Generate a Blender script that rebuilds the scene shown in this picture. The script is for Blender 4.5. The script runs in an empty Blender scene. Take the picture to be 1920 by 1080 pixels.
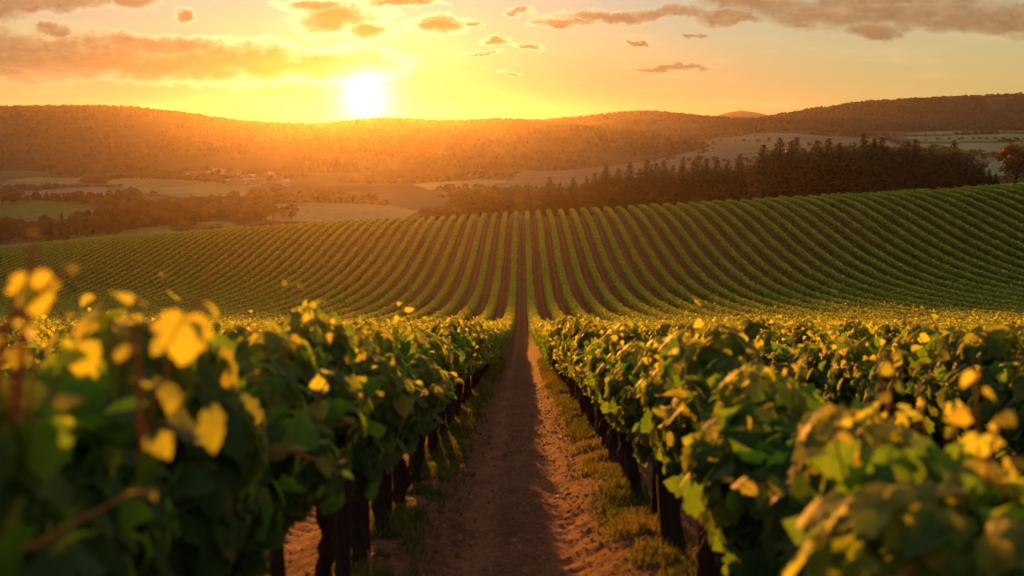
import bpy, math, random
import numpy as np
from mathutils import Vector, Quaternion, Matrix

C = bpy.context.scene.collection
sc = bpy.context.scene
rng = np.random.default_rng(7)
random.seed(7)

# ------------------------------------------------------------------ camera
F = 1867.0                       # focal length in photo pixels (35 mm)
PITCH = math.atan(300 / F)
YAW = math.atan(18 / F)
cam = bpy.data.cameras.new("camera")
cam.lens = 35.0
cam.sensor_width = 36.0
cam.clip_start = 0.05
cam.clip_end = 30000
cam.dof.use_dof = True
cam.dof.focus_distance = 45.0
cam.dof.aperture_fstop = 1.45
cam.dof.aperture_blades = 9
cam_o = bpy.data.objects.new("camera", cam)
cam_o.rotation_euler = (math.pi / 2 - PITCH, 0, YAW)
C.objects.link(cam_o)
sc.camera = cam_o
R = np.array(cam_o.rotation_euler.to_matrix())


def ray(px, py):
    """direction through a photo pixel, scaled so that the forward (Y) part is 1"""
    v = R @ np.array([(px - 960) / F, (540 - py) / F, -1.0])
    return v / v[1]


# ------------------------------------------------------------------ sun, sky, exposure
SUN = ray(685, 183)
SUN = SUN / np.linalg.norm(SUN)
SUN_EL = math.asin(SUN[2])
SUN_AZ = math.atan2(SUN[0], SUN[1])
sl = bpy.data.lights.new("sun", "SUN")
sl.energy = 5.0
sl.angle = math.radians(0.5)
sl.color = (1.0, 0.34, 0.03)
so = bpy.data.objects.new("sun", sl)
so.rotation_mode = 'QUATERNION'
so.rotation_quaternion = Vector(SUN).to_track_quat('Z', 'Y')
C.objects.link(so)

sc.view_settings.view_transform = 'Standard'
sc.view_settings.look = 'None'
sc.view_settings.exposure = 0.85
sc.view_settings.gamma = 1.0
sc.cycles.use_denoising = True
sc.cycles.max_bounces = 7
sc.cycles.diffuse_bounces = 3
sc.cycles.glossy_bounces = 2
sc.cycles.transmission_bounces = 4
sc.cycles.transparent_max_bounces = 8
sc.cycles.volume_bounces = 0
sc.cycles.sample_clamp_indirect = 4.0
sc.cycles.caustics_reflective = False
sc.cycles.caustics_refractive = False

HAZE_DENSITY = 0.80e-4
HAZE_G = 0.83
HAZE_COLOR = (0.99, 0.78, 0.70, 1)


class NT:
    """tiny helper for wiring node trees"""

    def __init__(self, tree):
        self.t = tree
        self.t.nodes.clear()

    def n(self, typ, **kw):
        nd = self.t.nodes.new(typ)
        for k, v in kw.items():
            setattr(nd, k, v)
        return nd

    def put(self, sock, v):
        if isinstance(v, bpy.types.NodeSocket):
            self.t.links.new(v, sock)
        elif isinstance(v, (tuple, list)) and len(v) == 3 and sock.type == 'RGBA':
            sock.default_value = (*v, 1)
        else:
            sock.default_value = v

    def math(self, op, a, b=None, c=None, clamp=False):
        nd = self.n("ShaderNodeMath", operation=op, use_clamp=clamp)
        for i, v in enumerate((a, b, c)):
            if v is not None:
                self.put(nd.inputs[i], v)
        return nd.outputs[0]

    def vmath(self, op, a, b=None, c=None, out=0):
        nd = self.n("ShaderNodeVectorMath", operation=op)
        for i, v in enumerate((a, b, c)):
            if v is not None:
                self.put(nd.inputs[i], v)
        return nd.outputs[out]

    def mix(self, f, a, b, blend='MIX'):
        nd = self.n("ShaderNodeMix", data_type='RGBA', blend_type=blend)
        self.put(nd.inputs[0], f)
        self.put(nd.inputs[6], a)
        self.put(nd.inputs[7], b)
        return nd.outputs[2]

    def ramp(self, f, stops, interp='LINEAR'):
        nd = self.n("ShaderNodeValToRGB")
        cr = nd.color_ramp
        cr.interpolation = interp
        while len(cr.elements) < len(stops):
            cr.elements.new(0.5)
        for e, (p, c) in zip(cr.elements, stops):
            e.position = p
            e.color = (*c, 1) if len(c) == 3 else c
        self.put(nd.inputs[0], f)
        return nd.outputs[0]

    def smooth(self, v, lo, hi):
        nd = self.n("ShaderNodeMapRange", interpolation_type='SMOOTHSTEP')
        self.put(nd.inputs[0], v)
        nd.inputs[1].default_value = lo
        nd.inputs[2].default_value = hi
        return nd.outputs[0]

    def noise(self, vec, scale, detail=3, rough=0.5, dist=0.0, out=0):
        nd = self.n("ShaderNodeTexNoise")
        if vec is not None:
            self.put(nd.inputs["Vector"], vec)
        nd.inputs["Scale"].default_value = scale
        nd.inputs["Detail"].default_value = detail
        nd.inputs["Roughness"].default_value = rough
        nd.inputs["Distortion"].default_value = dist
        return nd.outputs[out]


def uv_of(px, py):
    d = ray(px, py)
    return float(d[0]), float(d[2])


world = bpy.data.worlds.new("World")
sc.world = world
world.use_nodes = True
w = NT(world.node_tree)
wout = w.n("ShaderNodeOutputWorld")
bg = w.n("ShaderNodeBackground")
w.t.links.new(bg.outputs[0], wout.inputs[0])
sky = w.n("ShaderNodeTexSky", sky_type='NISHITA')
sky.sun_disc = False
sky.sun_elevation = SUN_EL
sky.sun_rotation = SUN_AZ % (2 * math.pi)
sky.air_density = 1.0
sky.dust_density = 1.2
sky.ozone_density = 1.0
geo = w.n("ShaderNodeTexCoord").outputs["Generated"]
dirn = w.vmath('NORMALIZE', geo)
sep = w.n("ShaderNodeSeparateXYZ")
w.put(sep.inputs[0], dirn)
dx, dy, dz = sep.outputs
yc = w.math('MAXIMUM', dy, 0.05)
front = w.smooth(dy, 0.15, 0.5)
uu = w.math('DIVIDE', dx, yc)
vv = w.math('DIVIDE', dz, yc)
comb = w.n("ShaderNodeCombineXYZ")
w.put(comb.inputs[0], uu)
w.put(comb.inputs[1], vv)
uv = comb.outputs[0]
cosS = w.math('MAXIMUM', w.vmath('DOT_PRODUCT', dirn, tuple(float(a) for a in SUN), out=1), 0.0)
# evening sky: warm band over the hills, pale and then bluish above
el = w.math('MAXIMUM', dz, 0.0)
band = w.ramp(w.math('MULTIPLY', el, 2.0, clamp=True), [
    (0.0, (0.30, 0.220, 0.066)), (0.06, (0.33, 0.255, 0.085)), (0.13, (0.32, 0.262, 0.12)),
    (0.19, (0.285, 0.265, 0.165)), (0.26, (0.25, 0.265, 0.215)), (0.45, (0.28, 0.29, 0.28)), (0.8, (0.235, 0.245, 0.255)),
    (1.0, (0.21, 0.225, 0.24))])
side = w.smooth(cosS, 0.1, 0.95)
band = w.mix(1.0, band, w.mix(side, (0.66, 0.64, 0.64), (1, 1, 1)), 'MULTIPLY')
band = w.mix(1.0, band, w.mix(w.math('MULTIPLY', w.math('POWER', cosS, 24.0), w.smooth(vv, 0.085, 0.03)), (1, 1, 1), (0.84, 0.24, 0.80)), 'MULTIPLY')
nish = w.n("ShaderNodeVectorMath", operation='SCALE')
w.put(nish.inputs[0], sky.outputs[0])
nish.inputs[3].default_value = 0.003
clear = w.mix(1.0, band, nish.outputs[0], 'ADD')
# aureole round the sun
g1 = w.math('MULTIPLY', w.math('POWER', cosS, 60.0), 0.02)
g2 = w.math('MULTIPLY', w.math('POWER', cosS, 300.0), 0.06)
g3 = w.math('MULTIPLY', w.math('POWER', cosS, 3600.0), 1.0)


def scaled(col, f):
    nd = w.n("ShaderNodeVectorMath", operation='SCALE')
    w.put(nd.inputs[0], w.vmath('ADD', col, (0, 0, 0)))
    w.put(nd.inputs[3], f)
    return nd.outputs[0]


clear = w.mix(1.0, clear, scaled((0.72, 0.62, 0.30), g1), 'ADD')
# clouds: ellipses in direction space, broken up by noise
n_big = w.noise(uv, 16.0, 5, 0.6, out=1)
n_fine = w.noise(w.vmath('MULTIPLY', uv, (1, 1.6, 1)), 70.0, 5, 0.62, out=1)
off1 = w.vmath('MULTIPLY', w.vmath('SUBTRACT', n_big, (0.5, 0.5, 0.5)), (0.06, 0.028, 0))
off2 = w.vmath('MULTIPLY', w.vmath('SUBTRACT', n_fine, (0.5, 0.5, 0.5)), (0.02, 0.012, 0))
wuv = w.vmath('ADD', w.vmath('ADD', uv, off1), off2)
CLOUDS = [  # centre x, y and radii in photo pixels
    (90, 112, 420, 48), (420, 116, 330, 46), (610, 120, 190, 34), (300, 124, 400, 34), (-60, 100, 230, 60), (105, 62, 52, 20), (300, 84, 180, 26),
    (60, 6, 210, 25), (-60, 20, 160, 30), (250, 2, 60, 20), (362, 24, 24, 14), (640, 32, 110, 36), (700, 60, 60, 20), (590, 8, 90, 12),
    (820, 48, 62, 22), (884, 46, 24, 8), (760, 0, 84, 12), (930, 78, 34, 10), (990, 88, 34, 9), (900, 103, 44, 5),
    (1140, 30, 130, 15), (1050, 42, 60, 10), (1250, 22, 90, 16), (1420, 8, 150, 22), (1650, 16, 340, 48), (1860, 34, 230, 36), (1640, 58, 70, 20),
    (1360, 34, 90, 18), (1200, 78, 28, 8), (1255, 128, 96, 7), (955, 136, 26, 4), (975, 20, 30, 9), (1300, 68, 24, 6),
    (500, -60, 240, 40), (1100, -70, 300, 36), (-300, -60, 260, 60), (2250, 10, 300, 60), (2300, 110, 220, 20), (-420, 120, 300, 40),
    (1500, -160, 500, 50), (300, -200, 500, 60), (1000, -330, 900, 60), (-500, -300, 500, 90), (2500, -250, 500, 90)]
mx = None
for (cx, cy, rx, ry) in CLOUDS:
    u0, v0 = uv_of(cx, cy)
    sx, sy = F / rx, F / ry
    q = w.vmath('MULTIPLY_ADD', wuv, (sx, sy, 0.0), (-u0 * sx, -v0 * sy, 0.0))
    e = w.vmath('DOT_PRODUCT', q, q, out=1)
    mx = e if mx is None else w.math('MINIMUM', mx, e)
core = w.math('SUBTRACT', 1.0, mx)
nz = w.math('MULTIPLY', w.math('SUBTRACT', w.noise(w.vmath('MULTIPLY', uv, (1, 2.2, 1)), 34.0, 6, 0.6), 0.5), 0.95)
dens = w.math('ADD', core, nz)
cover = w.math('MULTIPLY', w.smooth(dens, -0.15, 0.48), front)
thick = w.smooth(dens, 0.1, 0.95)
near_sun = w.math('POWER', cosS, 110.0)
low = w.smooth(vv, 0.13, 0.045)
body_far = w.mix(low, (0.225, 0.135, 0.068), (0.165, 0.105, 0.046))
body = w.mix(near_sun, body_far, (0.13, 0.07, 0.02))
mott = w.noise(w.vmath('MULTIPLY', wuv, (1, 2.4, 1)), 46.0, 5, 0.6)
body = w.mix(1.0, body, w.ramp(mott, [(0.25, (0.72, 0.70, 0.70)), (0.75, (1.22, 1.22, 1.2))]), 'MULTIPLY')
rim = w.mix(w.math('POWER', cosS, 60.0), w.mix(1.0, clear, (1.04, 1.02, 0.92), 'MULTIPLY'), (0.92, 0.72, 0.34))
cloud = w.mix(thick, rim, body)
skyc = w.mix(cover, clear, cloud)
# thin high veil streaks
streak = w.noise(w.vmath('MULTIPLY', uv, (1, 7, 1)), 9.0, 5, 0.6)
skyc = w.mix(w.math('MULTIPLY', w.smooth(streak, 0.5, 0.75), w.math('MULTIPLY', front, 0.22)), skyc, (0.62, 0.40, 0.19))
skyc = w.mix(1.0, skyc, scaled((1.0, 0.84, 0.46), g2), 'ADD')
skyc = w.mix(1.0, skyc, scaled((1.0, 0.92, 0.70), g3), 'ADD')
w.put(bg.inputs[0], skyc)
bg.inputs[1].default_value = 1.0
world.cycles.sampling_method = 'MANUAL'
world.cycles.sample_map_resolution = 1024


# ------------------------------------------------------------------ noise and terrain
def hash2(ix, iy, seed):
    h = (ix.astype(np.int64) * 374761393 + iy.astype(np.int64) * 668265263 + seed * 974634777) & 0xFFFFFFFF
    h = ((h ^ (h >> 13)) * 1274126177) & 0xFFFFFFFF
    h = h ^ (h >> 16)
    return (h & 0xFFFFFF) / float(0xFFFFFF)


def vnoise(x, y, seed=0):
    ix, iy = np.floor(x), np.floor(y)
    fx, fy = x - ix, y - iy
    fx, fy = fx * fx * (3 - 2 * fx), fy * fy * (3 - 2 * fy)
    a, b = hash2(ix, iy, seed), hash2(ix + 1, iy, seed)
    c, d = hash2(ix, iy + 1, seed), hash2(ix + 1, iy + 1, seed)
    return (a + (b - a) * fx) * (1 - fy) + (c + (d - c) * fx) * fy - 0.5


def fbm(x, y, seed=0, oct=4, gain=0.5):
    s, a = 0.0, 1.0
    for i in range(oct):
        s = s + a * vnoise(x, y, seed + i * 17)
        x, y, a = x * 2.03 + 5.1, y * 2.03 + 1.7, a * gain
    return s


def sstep(x, a, b):
    t = np.clip((x - a) / (b - a), 0, 1)
    return t * t * (3 - 2 * t)


_pd = np.array([-200, -60, -20, 0, 8, 46, 72, 95, 120, 140, 156, 172, 190, 203, 214, 226, 240, 270, 300, 360, 420, 600, 1200, 2400, 9000.])
_pz = np.array([36.6, 9.6, 1.9, -2.0, -3.55, -10.9, -16.0, -19.6, -22.4, -23.5, -23.2, -22.2, -20.5, -19.4, -19.1, -19.8, -21, -23.9, -26.7, -31.0, -33.8, -36, -31.8, -25, -25.])
_fd = np.arange(-200, 3200, 1.0)
_fz = np.interp(_fd, _pd, _pz)
_k = np.exp(-0.5 * (np.arange(-24, 25) / 7.0) ** 2)
_k /= _k.sum()
_fs = np.convolve(np.pad(_fz, 24, mode='reflect', reflect_type='odd'), _k, 'valid')
_fs += (-2.0 - np.interp(0, _fd, _fs)) * np.exp(-(_fd / 40.0) ** 2)
ROW = 2.4


def yeff(x, y):
    """the far crest runs at a slant: nearer on the right, farther on the left"""
    return y + 0.42 * np.clip(x, -120, 90) * sstep(y, 70, 185)


def slant(px, d):
    rx = ray(px, 400)[0]
    return d / (1 + 0.42 * rx) if rx < 0 else max(d / (1 + 0.42 * rx), d - 37.8)


def in_vineyard(x, y):
    return (1 - sstep(yeff(x, y), 221, 226)) * (1 - sstep(np.abs(x), 145, 149))


def Z0(x, y):
    x = np.asarray(x, float)
    y = np.asarray(y, float)
    z = np.interp(yeff(x, y), _fd, _fs)
    k = 0.090 * sstep(y, 45, 185) * (1 - sstep(y, 290, 520))
    xl = np.clip(x, -260, 260)
    xl = np.where(xl < 0, xl * 1.12, xl)
    z = z + k * xl
    wv = sstep(y, 60, 120) * (1 - sstep(y, 230, 300))
    z = z + wv * 0.9 * vnoise(x / 42 + 3.3, y / 55, 5)
    far = sstep(y, 300, 460)
    z = z + far * 3.0 * fbm(x / 160, y / 200, 9, 3)
    z = z + 31.0 * sstep(y, 560, 1010) * sstep(x / np.maximum(y, 1.0), 0.03, 0.27)
    # gentle mounds that show as rounded fields on the left
    z = z + 5.5 * np.exp(-((x + 237) / 66) ** 2 - ((y - 462) / 54) ** 2)
    z = z + 3.0 * np.exp(-((x + 198) / 90) ** 2 - ((y - 636) / 66) ** 2)
    return z


def Z(x, y):
    """terrain with the small relief of the rows and the path"""
    x = np.asarray(x, float)
    y = np.asarray(y, float)
    z = Z0(x, y)
    a = np.abs((x + ROW / 2) % ROW - ROW / 2)            # distance from the middle of an aisle
    near = 1 - sstep(np.abs(x), 7, 11)
    z = z + near * in_vineyard(x, y) * (0.16 * sstep(a, 0.5, 0.98) - 0.08 * np.exp(-((a - 0.38) / 0.17) ** 2))
    n1 = 1 - sstep(y, 40, 90)
    z = z + near * n1 * 0.07 * fbm(x / 0.9, y / 1.3, 21, 3)
    n2 = (1 - sstep(y, 14, 40)) * near
    z = z + n2 * (0.035 * fbm(x / 0.16, y / 0.12, 31, 3) + 0.03 * np.abs(vnoise(x / 0.07, y / 0.06, 41)))
    return z


def ground_hit(px, py, y0=6.0, y1=6500.0):
    d = ray(px, py)
    ys = np.geomspace(y0, y1, 2600)
    diff = ys * d[2] - Z0(ys * d[0], ys)
    s = np.nonzero(diff < 0)[0]
    i = s[0] if len(s) else len(ys) - 1
    return ys[i] * d[0], ys[i]


# ------------------------------------------------------------------ mesh helpers
def new_mesh(name, V, faces, mat, attrs=None, smooth=True, mat_idx=None):
    """faces: list of integer arrays, each (n, k) with k corners"""
    V = np.asarray(V, np.float32)
    me = bpy.data.meshes.new(name)
    me.vertices.add(len(V))
    me.vertices.foreach_set("co", V.ravel())
    faces = [np.asarray(f, np.int32) for f in (faces if isinstance(faces, list) else [faces]) if len(f)]
    loops = np.concatenate([f.ravel() for f in faces])
    tot = np.concatenate([np.full(len(f), f.shape[1], np.int32) for f in faces])
    start = np.concatenate([[0], np.cumsum(tot)[:-1]]).astype(np.int32)
    me.loops.add(len(loops))
    me.loops.foreach_set("vertex_index", loops)
    me.polygons.add(len(tot))
    me.polygons.foreach_set("loop_start", start)
    if smooth:
        me.polygons.foreach_set("use_smooth", np.ones(len(tot), bool))
    for m in (mat if isinstance(mat, (list, tuple)) else [mat]):
        me.materials.append(m)
    if mat_idx is not None:
        me.polygons.foreach_set("material_index", np.asarray(mat_idx, np.int32))
    for k, v in (attrs or {}).items():
        v = np.asarray(v, np.float32)
        if v.ndim == 1:
            at = me.attributes.new(k, 'FLOAT', 'POINT')
            at.data.foreach_set("value", v)
        else:
            at = me.attributes.new(k, 'FLOAT_COLOR', 'POINT')
            if v.shape[1] == 3:
                v = np.concatenate([v, np.ones((len(v), 1), np.float32)], 1)
            at.data.foreach_set("color", v.ravel())
    me.update(calc_edges=True)
    return me


def link(name, me, parent=None, loc=None):
    o = bpy.data.objects.new(name, me)
    C.objects.link(o)
    if parent is not None:
        o.parent = parent
    if loc is not None:
        o.location = loc
    return o


def tag(o, label=None, cat=None, group=None, kind=None):
    for k, v in (("label", label), ("category", cat), ("group", group), ("kind", kind)):
        if v:
            o[k] = v
    return o


def copy_tree(root):
    r = root.copy()
    C.objects.link(r)
    for ch in root.children:
        c = ch.copy()
        C.objects.link(c)
        c.parent = r
    return r


def norm(v):
    return v / np.maximum(np.linalg.norm(v, axis=-1, keepdims=True), 1e-9)


def tube(pts, radii, n=8, jag=0.0, seed=0):
    """tapered tube through points: verts, quads"""
    pts = np.asarray(pts, float)
    r_ = np.random.default_rng(seed)
    T = norm(np.gradient(pts, axis=0))
    ref = np.array([0.31, 0.95, 0.05])
    A = norm(np.cross(T, ref))
    B = np.cross(T, A)
    th = np.linspace(0, 2 * np.pi, n, endpoint=False)
    prof = 1 + jag * r_.uniform(-1, 1, (1, n)) + jag * 0.6 * r_.uniform(-1, 1, (len(pts), n))
    rr = np.asarray(radii)[:, None] * prof
    V = pts[:, None] + rr[..., None] * (np.cos(th)[None, :, None] * A[:, None] + np.sin(th)[None, :, None] * B[:, None])
    k = len(pts)
    i, j = np.meshgrid(np.arange(k - 1), np.arange(n), indexing='ij')
    q = np.stack([i * n + j, i * n + (j + 1) % n, (i + 1) * n + (j + 1) % n, (i + 1) * n + j], -1).reshape(-1, 4)
    V = V.reshape(-1, 3)
    V = np.concatenate([V, pts[-1:] + T[-1:] * radii[-1] * 0.3])
    cap = np.stack([(k - 1) * n + np.arange(n), (k - 1) * n + (np.arange(n) + 1) % n, np.full(n, k * n)], -1)
    return V, q, cap


class Acc:
    """collects shapes into one mesh"""

    def __init__(self):
        self.V, self.Q, self.T, self.A, self.qm, self.tm, self.n = [], [], [], [], [], [], 0

    def add(self, V, q=None, t=None, a=0.5, m=0):
        V = np.asarray(V)
        if q is not None and len(q):
            self.Q.append(np.asarray(q) + self.n)
            self.qm.append(np.full(len(q), m))
        if t is not None and len(t):
            self.T.append(np.asarray(t) + self.n)
            self.tm.append(np.full(len(t), m))
        self.V.append(V)
        self.A.append(np.broadcast_to(np.asarray(a, float), (len(V),)))
        self.n += len(V)

    def mesh(self, name, mats, smooth=True):
        fs, mi = [], []
        if self.Q:
            fs.append(np.concatenate(self.Q))
            mi += self.qm
        if self.T:
            fs.append(np.concatenate(self.T))
            mi += self.tm
        return new_mesh(name, np.concatenate(self.V), fs, mats, {"tone": np.concatenate(self.A)}, smooth, np.concatenate(mi))


def leaf_template():
    half = [(0.03, 0.03), (0.10, -0.05), (0.22, -0.11), (0.30, -0.04), (0.42, -0.05), (0.40, 0.06), (0.50, 0.10), (0.42, 0.17), (0.58, 0.26),
            (0.54, 0.37), (0.42, 0.40), (0.36, 0.48), (0.43, 0.58), (0.33, 0.65), (0.26, 0.72), (0.21, 0.84), (0.11, 0.89), (0.05, 0.97)]
    mid = [(0, 0.0), (0, 0.4), (0, 1.0)]
    r = len(half)
    V = [(x, y) for x, y in mid] + half + [(-x * 0.97, y + 0.01) for x, y in half]
    T = []
    for s in (0, 1):
        b = 3 + s * r
        seq = [0] + [b + i for i in range(r)] + [2]
        for i in range(len(seq) - 1):
            T.append((1, seq[i], seq[i + 1]) if s == 0 else (1, seq[i + 1], seq[i]))
    V = np.array(V, float)
    return V, np.array(T)


LEAF_V, LEAF_T = leaf_template()
MIDLEAF_V = np.array([(0, 0), (0, 0.45), (0, 1.0), (0.36, -0.1), (0.40, 0.1), (0.57, 0.3), (0.36, 0.47), (0.36, 0.64), (-0.36, -0.1), (-0.40, 0.1), (-0.57, 0.3), (-0.36, 0.47), (-0.36, 0.64)], float)
MIDLEAF_T = np.array([(1, 0, 3), (1, 3, 4), (1, 4, 5), (1, 5, 6), (1, 6, 7), (1, 7, 2), (1, 8, 0), (1, 9, 8), (1, 10, 9), (1, 11, 10), (1, 12, 11), (1, 2, 12)])
FARLEAF_V = np.array([(0, -0.05), (0.5, 0.35), (0, 1.0), (-0.5, 0.35)], float)
FARLEAF_T = np.array([(0, 1, 2), (0, 2, 3)])


def leaves(P, Tip, N, S, tpl=(LEAF_V, LEAF_T), curl=0.25, fold=0.25, r=rng):
    tv, tt = tpl
    n = len(P)
    N = norm(N)
    Tip = norm(Tip - (Tip * N).sum(1, keepdims=True) * N)
    B = np.cross(Tip, N)
    c = (curl * r.uniform(0.2, 1.6, n))[:, None]
    f = (fold * r.uniform(-0.5, 1.4, n))[:, None]
    sk = r.uniform(-0.25, 0.25, n)[:, None]
    x, y = tv[None, :, 0], tv[None, :, 1]
    z = -c * (y - 0.3) ** 2 - c * 0.7 * x * x + f * np.abs(x) + sk * x * y
    V = P[:, None] + S[:, None, None] * (x[..., None] * B[:, None] + y[..., None] * Tip[:, None] + z[..., None] * N[:, None])
    t = tt[None] + (np.arange(n) * len(tv))[:, None, None]
    return V.reshape(-1, 3), t.reshape(-1, 3)


# ------------------------------------------------------------------ materials
def material(name):
    m = bpy.data.materials.new(name)
    m.use_nodes = True
    return m, NT(m.node_tree)


def leaf_material(name, refl, trans, tw=0.5, rough=0.5, spec=0.35, scale=24.0):
    m, t = material(name)
    out = t.n("ShaderNodeOutputMaterial")
    tone = t.n("ShaderNodeAttribute", attribute_name="tone").outputs["Fac"]
    pos = t.n("ShaderNodeNewGeometry").outputs["Position"]
    nz = t.noise(pos, scale, 3, 0.6)
    a = t.math('ADD', tone, t.math('MULTIPLY', t.math('SUBTRACT', nz, 0.5), 0.6), clamp=True)
    pb = t.n("ShaderNodeBsdfPrincipled")
    t.put(pb.inputs["Base Color"], t.ramp(a, refl))
    pb.inputs["Roughness"].default_value = rough
    pb.inputs["Specular IOR Level"].default_value = spec
    tr = t.n("ShaderNodeBsdfTranslucent")
    t.put(tr.inputs[0], t.ramp(a, trans))
    mx = t.n("ShaderNodeMixShader")
    mx.inputs[0].default_value = tw
    t.t.links.new(pb.outputs[0], mx.inputs[1])
    t.t.links.new(tr.outputs[0], mx.inputs[2])
    t.t.links.new(mx.outputs[0], out.inputs[0])
    return m


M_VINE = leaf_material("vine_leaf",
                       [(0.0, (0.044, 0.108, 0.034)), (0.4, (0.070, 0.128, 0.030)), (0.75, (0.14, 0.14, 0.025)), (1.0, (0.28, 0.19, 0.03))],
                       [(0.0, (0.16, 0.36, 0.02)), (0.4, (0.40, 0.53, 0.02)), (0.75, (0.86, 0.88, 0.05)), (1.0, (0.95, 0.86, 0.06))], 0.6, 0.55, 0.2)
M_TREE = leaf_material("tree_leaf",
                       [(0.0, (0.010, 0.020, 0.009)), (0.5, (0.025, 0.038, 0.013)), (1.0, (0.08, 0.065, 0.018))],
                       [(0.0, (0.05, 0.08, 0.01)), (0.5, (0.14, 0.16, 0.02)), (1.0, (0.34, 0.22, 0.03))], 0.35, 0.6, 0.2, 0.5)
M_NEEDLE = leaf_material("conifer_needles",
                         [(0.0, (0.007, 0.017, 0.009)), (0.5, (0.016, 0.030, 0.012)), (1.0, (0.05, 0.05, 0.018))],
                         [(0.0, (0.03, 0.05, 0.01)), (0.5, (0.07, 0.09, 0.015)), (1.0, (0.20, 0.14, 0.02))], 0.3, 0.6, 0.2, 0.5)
M_ORANGE_BROWN = leaf_material("orange_brown_leaf",
                         [(0.0, (0.05, 0.035, 0.010)), (0.5, (0.13, 0.075, 0.014)), (1.0, (0.26, 0.13, 0.02))],
                         [(0.0, (0.16, 0.10, 0.01)), (0.5, (0.40, 0.22, 0.02)), (1.0, (0.62, 0.34, 0.03))], 0.45, 0.6, 0.2, 0.5)
M_GRASS = leaf_material("verge_grass",
                        [(0.0, (0.035, 0.06, 0.014)), (0.5, (0.09, 0.10, 0.02)), (1.0, (0.26, 0.17, 0.05))],
                        [(0.0, (0.08, 0.14, 0.01)), (0.5, (0.26, 0.26, 0.03)), (1.0, (0.55, 0.34, 0.07))], 0.4, 0.55, 0.25, 3.0)


def wood_material(name, cols, scale=(40, 40, 4), bump=0.6):
    m, t = material(name)
    out = t.n("ShaderNodeOutputMaterial")
    pos = t.n("ShaderNodeTexCoord").outputs["Object"]
    v = t.vmath('MULTIPLY', pos, scale)
    nz = t.noise(v, 1.0, 6, 0.65, 0.6)
    nb = t.noise(pos, 6.0, 3, 0.6)
    pb = t.n("ShaderNodeBsdfPrincipled")
    col = t.ramp(nz, [(0.25, cols[0]), (0.55, cols[1]), (0.8, cols[2])])
    col = t.mix(1.0, col, t.ramp(nb, [(0.3, (0.6, 0.6, 0.6)), (0.7, (1.2, 1.15, 1.1))]), 'MULTIPLY')
    t.put(pb.inputs["Base Color"], col)
    pb.inputs["Roughness"].default_value = 0.9
    pb.inputs["Specular IOR Level"].default_value = 0.15
    bp = t.n("ShaderNodeBump")
    bp.inputs["Strength"].default_value = bump
    bp.inputs["Distance"].default_value = 0.02
    t.put(bp.inputs["Height"], nz)
    t.t.links.new(bp.outputs[0], pb.inputs["Normal"])
    t.t.links.new(pb.outputs[0], out.inputs[0])
    return m


M_BARK = wood_material("vine_bark", [(0.018, 0.012, 0.009), (0.055, 0.036, 0.025), (0.10, 0.068, 0.048)], (60, 60, 9), 1.0)
M_POST = wood_material("weathered_post", [(0.022, 0.015, 0.011), (0.06, 0.042, 0.031), (0.12, 0.088, 0.066)], (70, 70, 3), 0.8)
M_TRUNK = wood_material("tree_bark", [(0.02, 0.014, 0.01), (0.05, 0.035, 0.025), (0.09, 0.066, 0.05)], (6, 6, 1.2), 0.6)


def plain_material(name, col, rough=0.8, var=0.25, scale=3.0, spec=0.3):
    m, t = material(name)
    out = t.n("ShaderNodeOutputMaterial")
    pos = t.n("ShaderNodeTexCoord").outputs["Object"]
    nz = t.noise(pos, scale, 4, 0.6)
    pb = t.n("ShaderNodeBsdfPrincipled")
    lo, hi = tuple(c * (1 - var) for c in col), tuple(c * (1 + var) for c in col)
    t.put(pb.inputs["Base Color"], t.ramp(nz, [(0.3, lo), (0.7, hi)]))
    pb.inputs["Roughness"].default_value = rough
    pb.inputs["Specular IOR Level"].default_value = spec
    t.t.links.new(pb.outputs[0], out.inputs[0])
    return m


M_CANE = plain_material("red_cane", (0.42, 0.11, 0.03), 0.6, 0.3, 20)
M_STONE = plain_material("soil_stone", (0.31, 0.155, 0.09), 0.95, 0.35, 9, 0.1)
M_WALLW = plain_material("pale_render", (0.34, 0.27, 0.23), 0.9, 0.12, 0.4)
M_WALLG = plain_material("blue_grey_boards", (0.17, 0.19, 0.24), 0.7, 0.15, 1.5)
M_ROOFR = plain_material("tiled_roof", (0.20, 0.10, 0.075), 0.85, 0.2, 0.7)
M_ROOFG = plain_material("pale_metal_roof", (0.36, 0.34, 0.33), 0.45, 0.08, 0.3, 0.6)
M_ROOFB = plain_material("grey_metal_roof", (0.24, 0.25, 0.29), 0.5, 0.15, 0.8)
M_GLASS = plain_material("dark_window", (0.03, 0.03, 0.035), 0.2, 0.1, 2)


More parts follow.
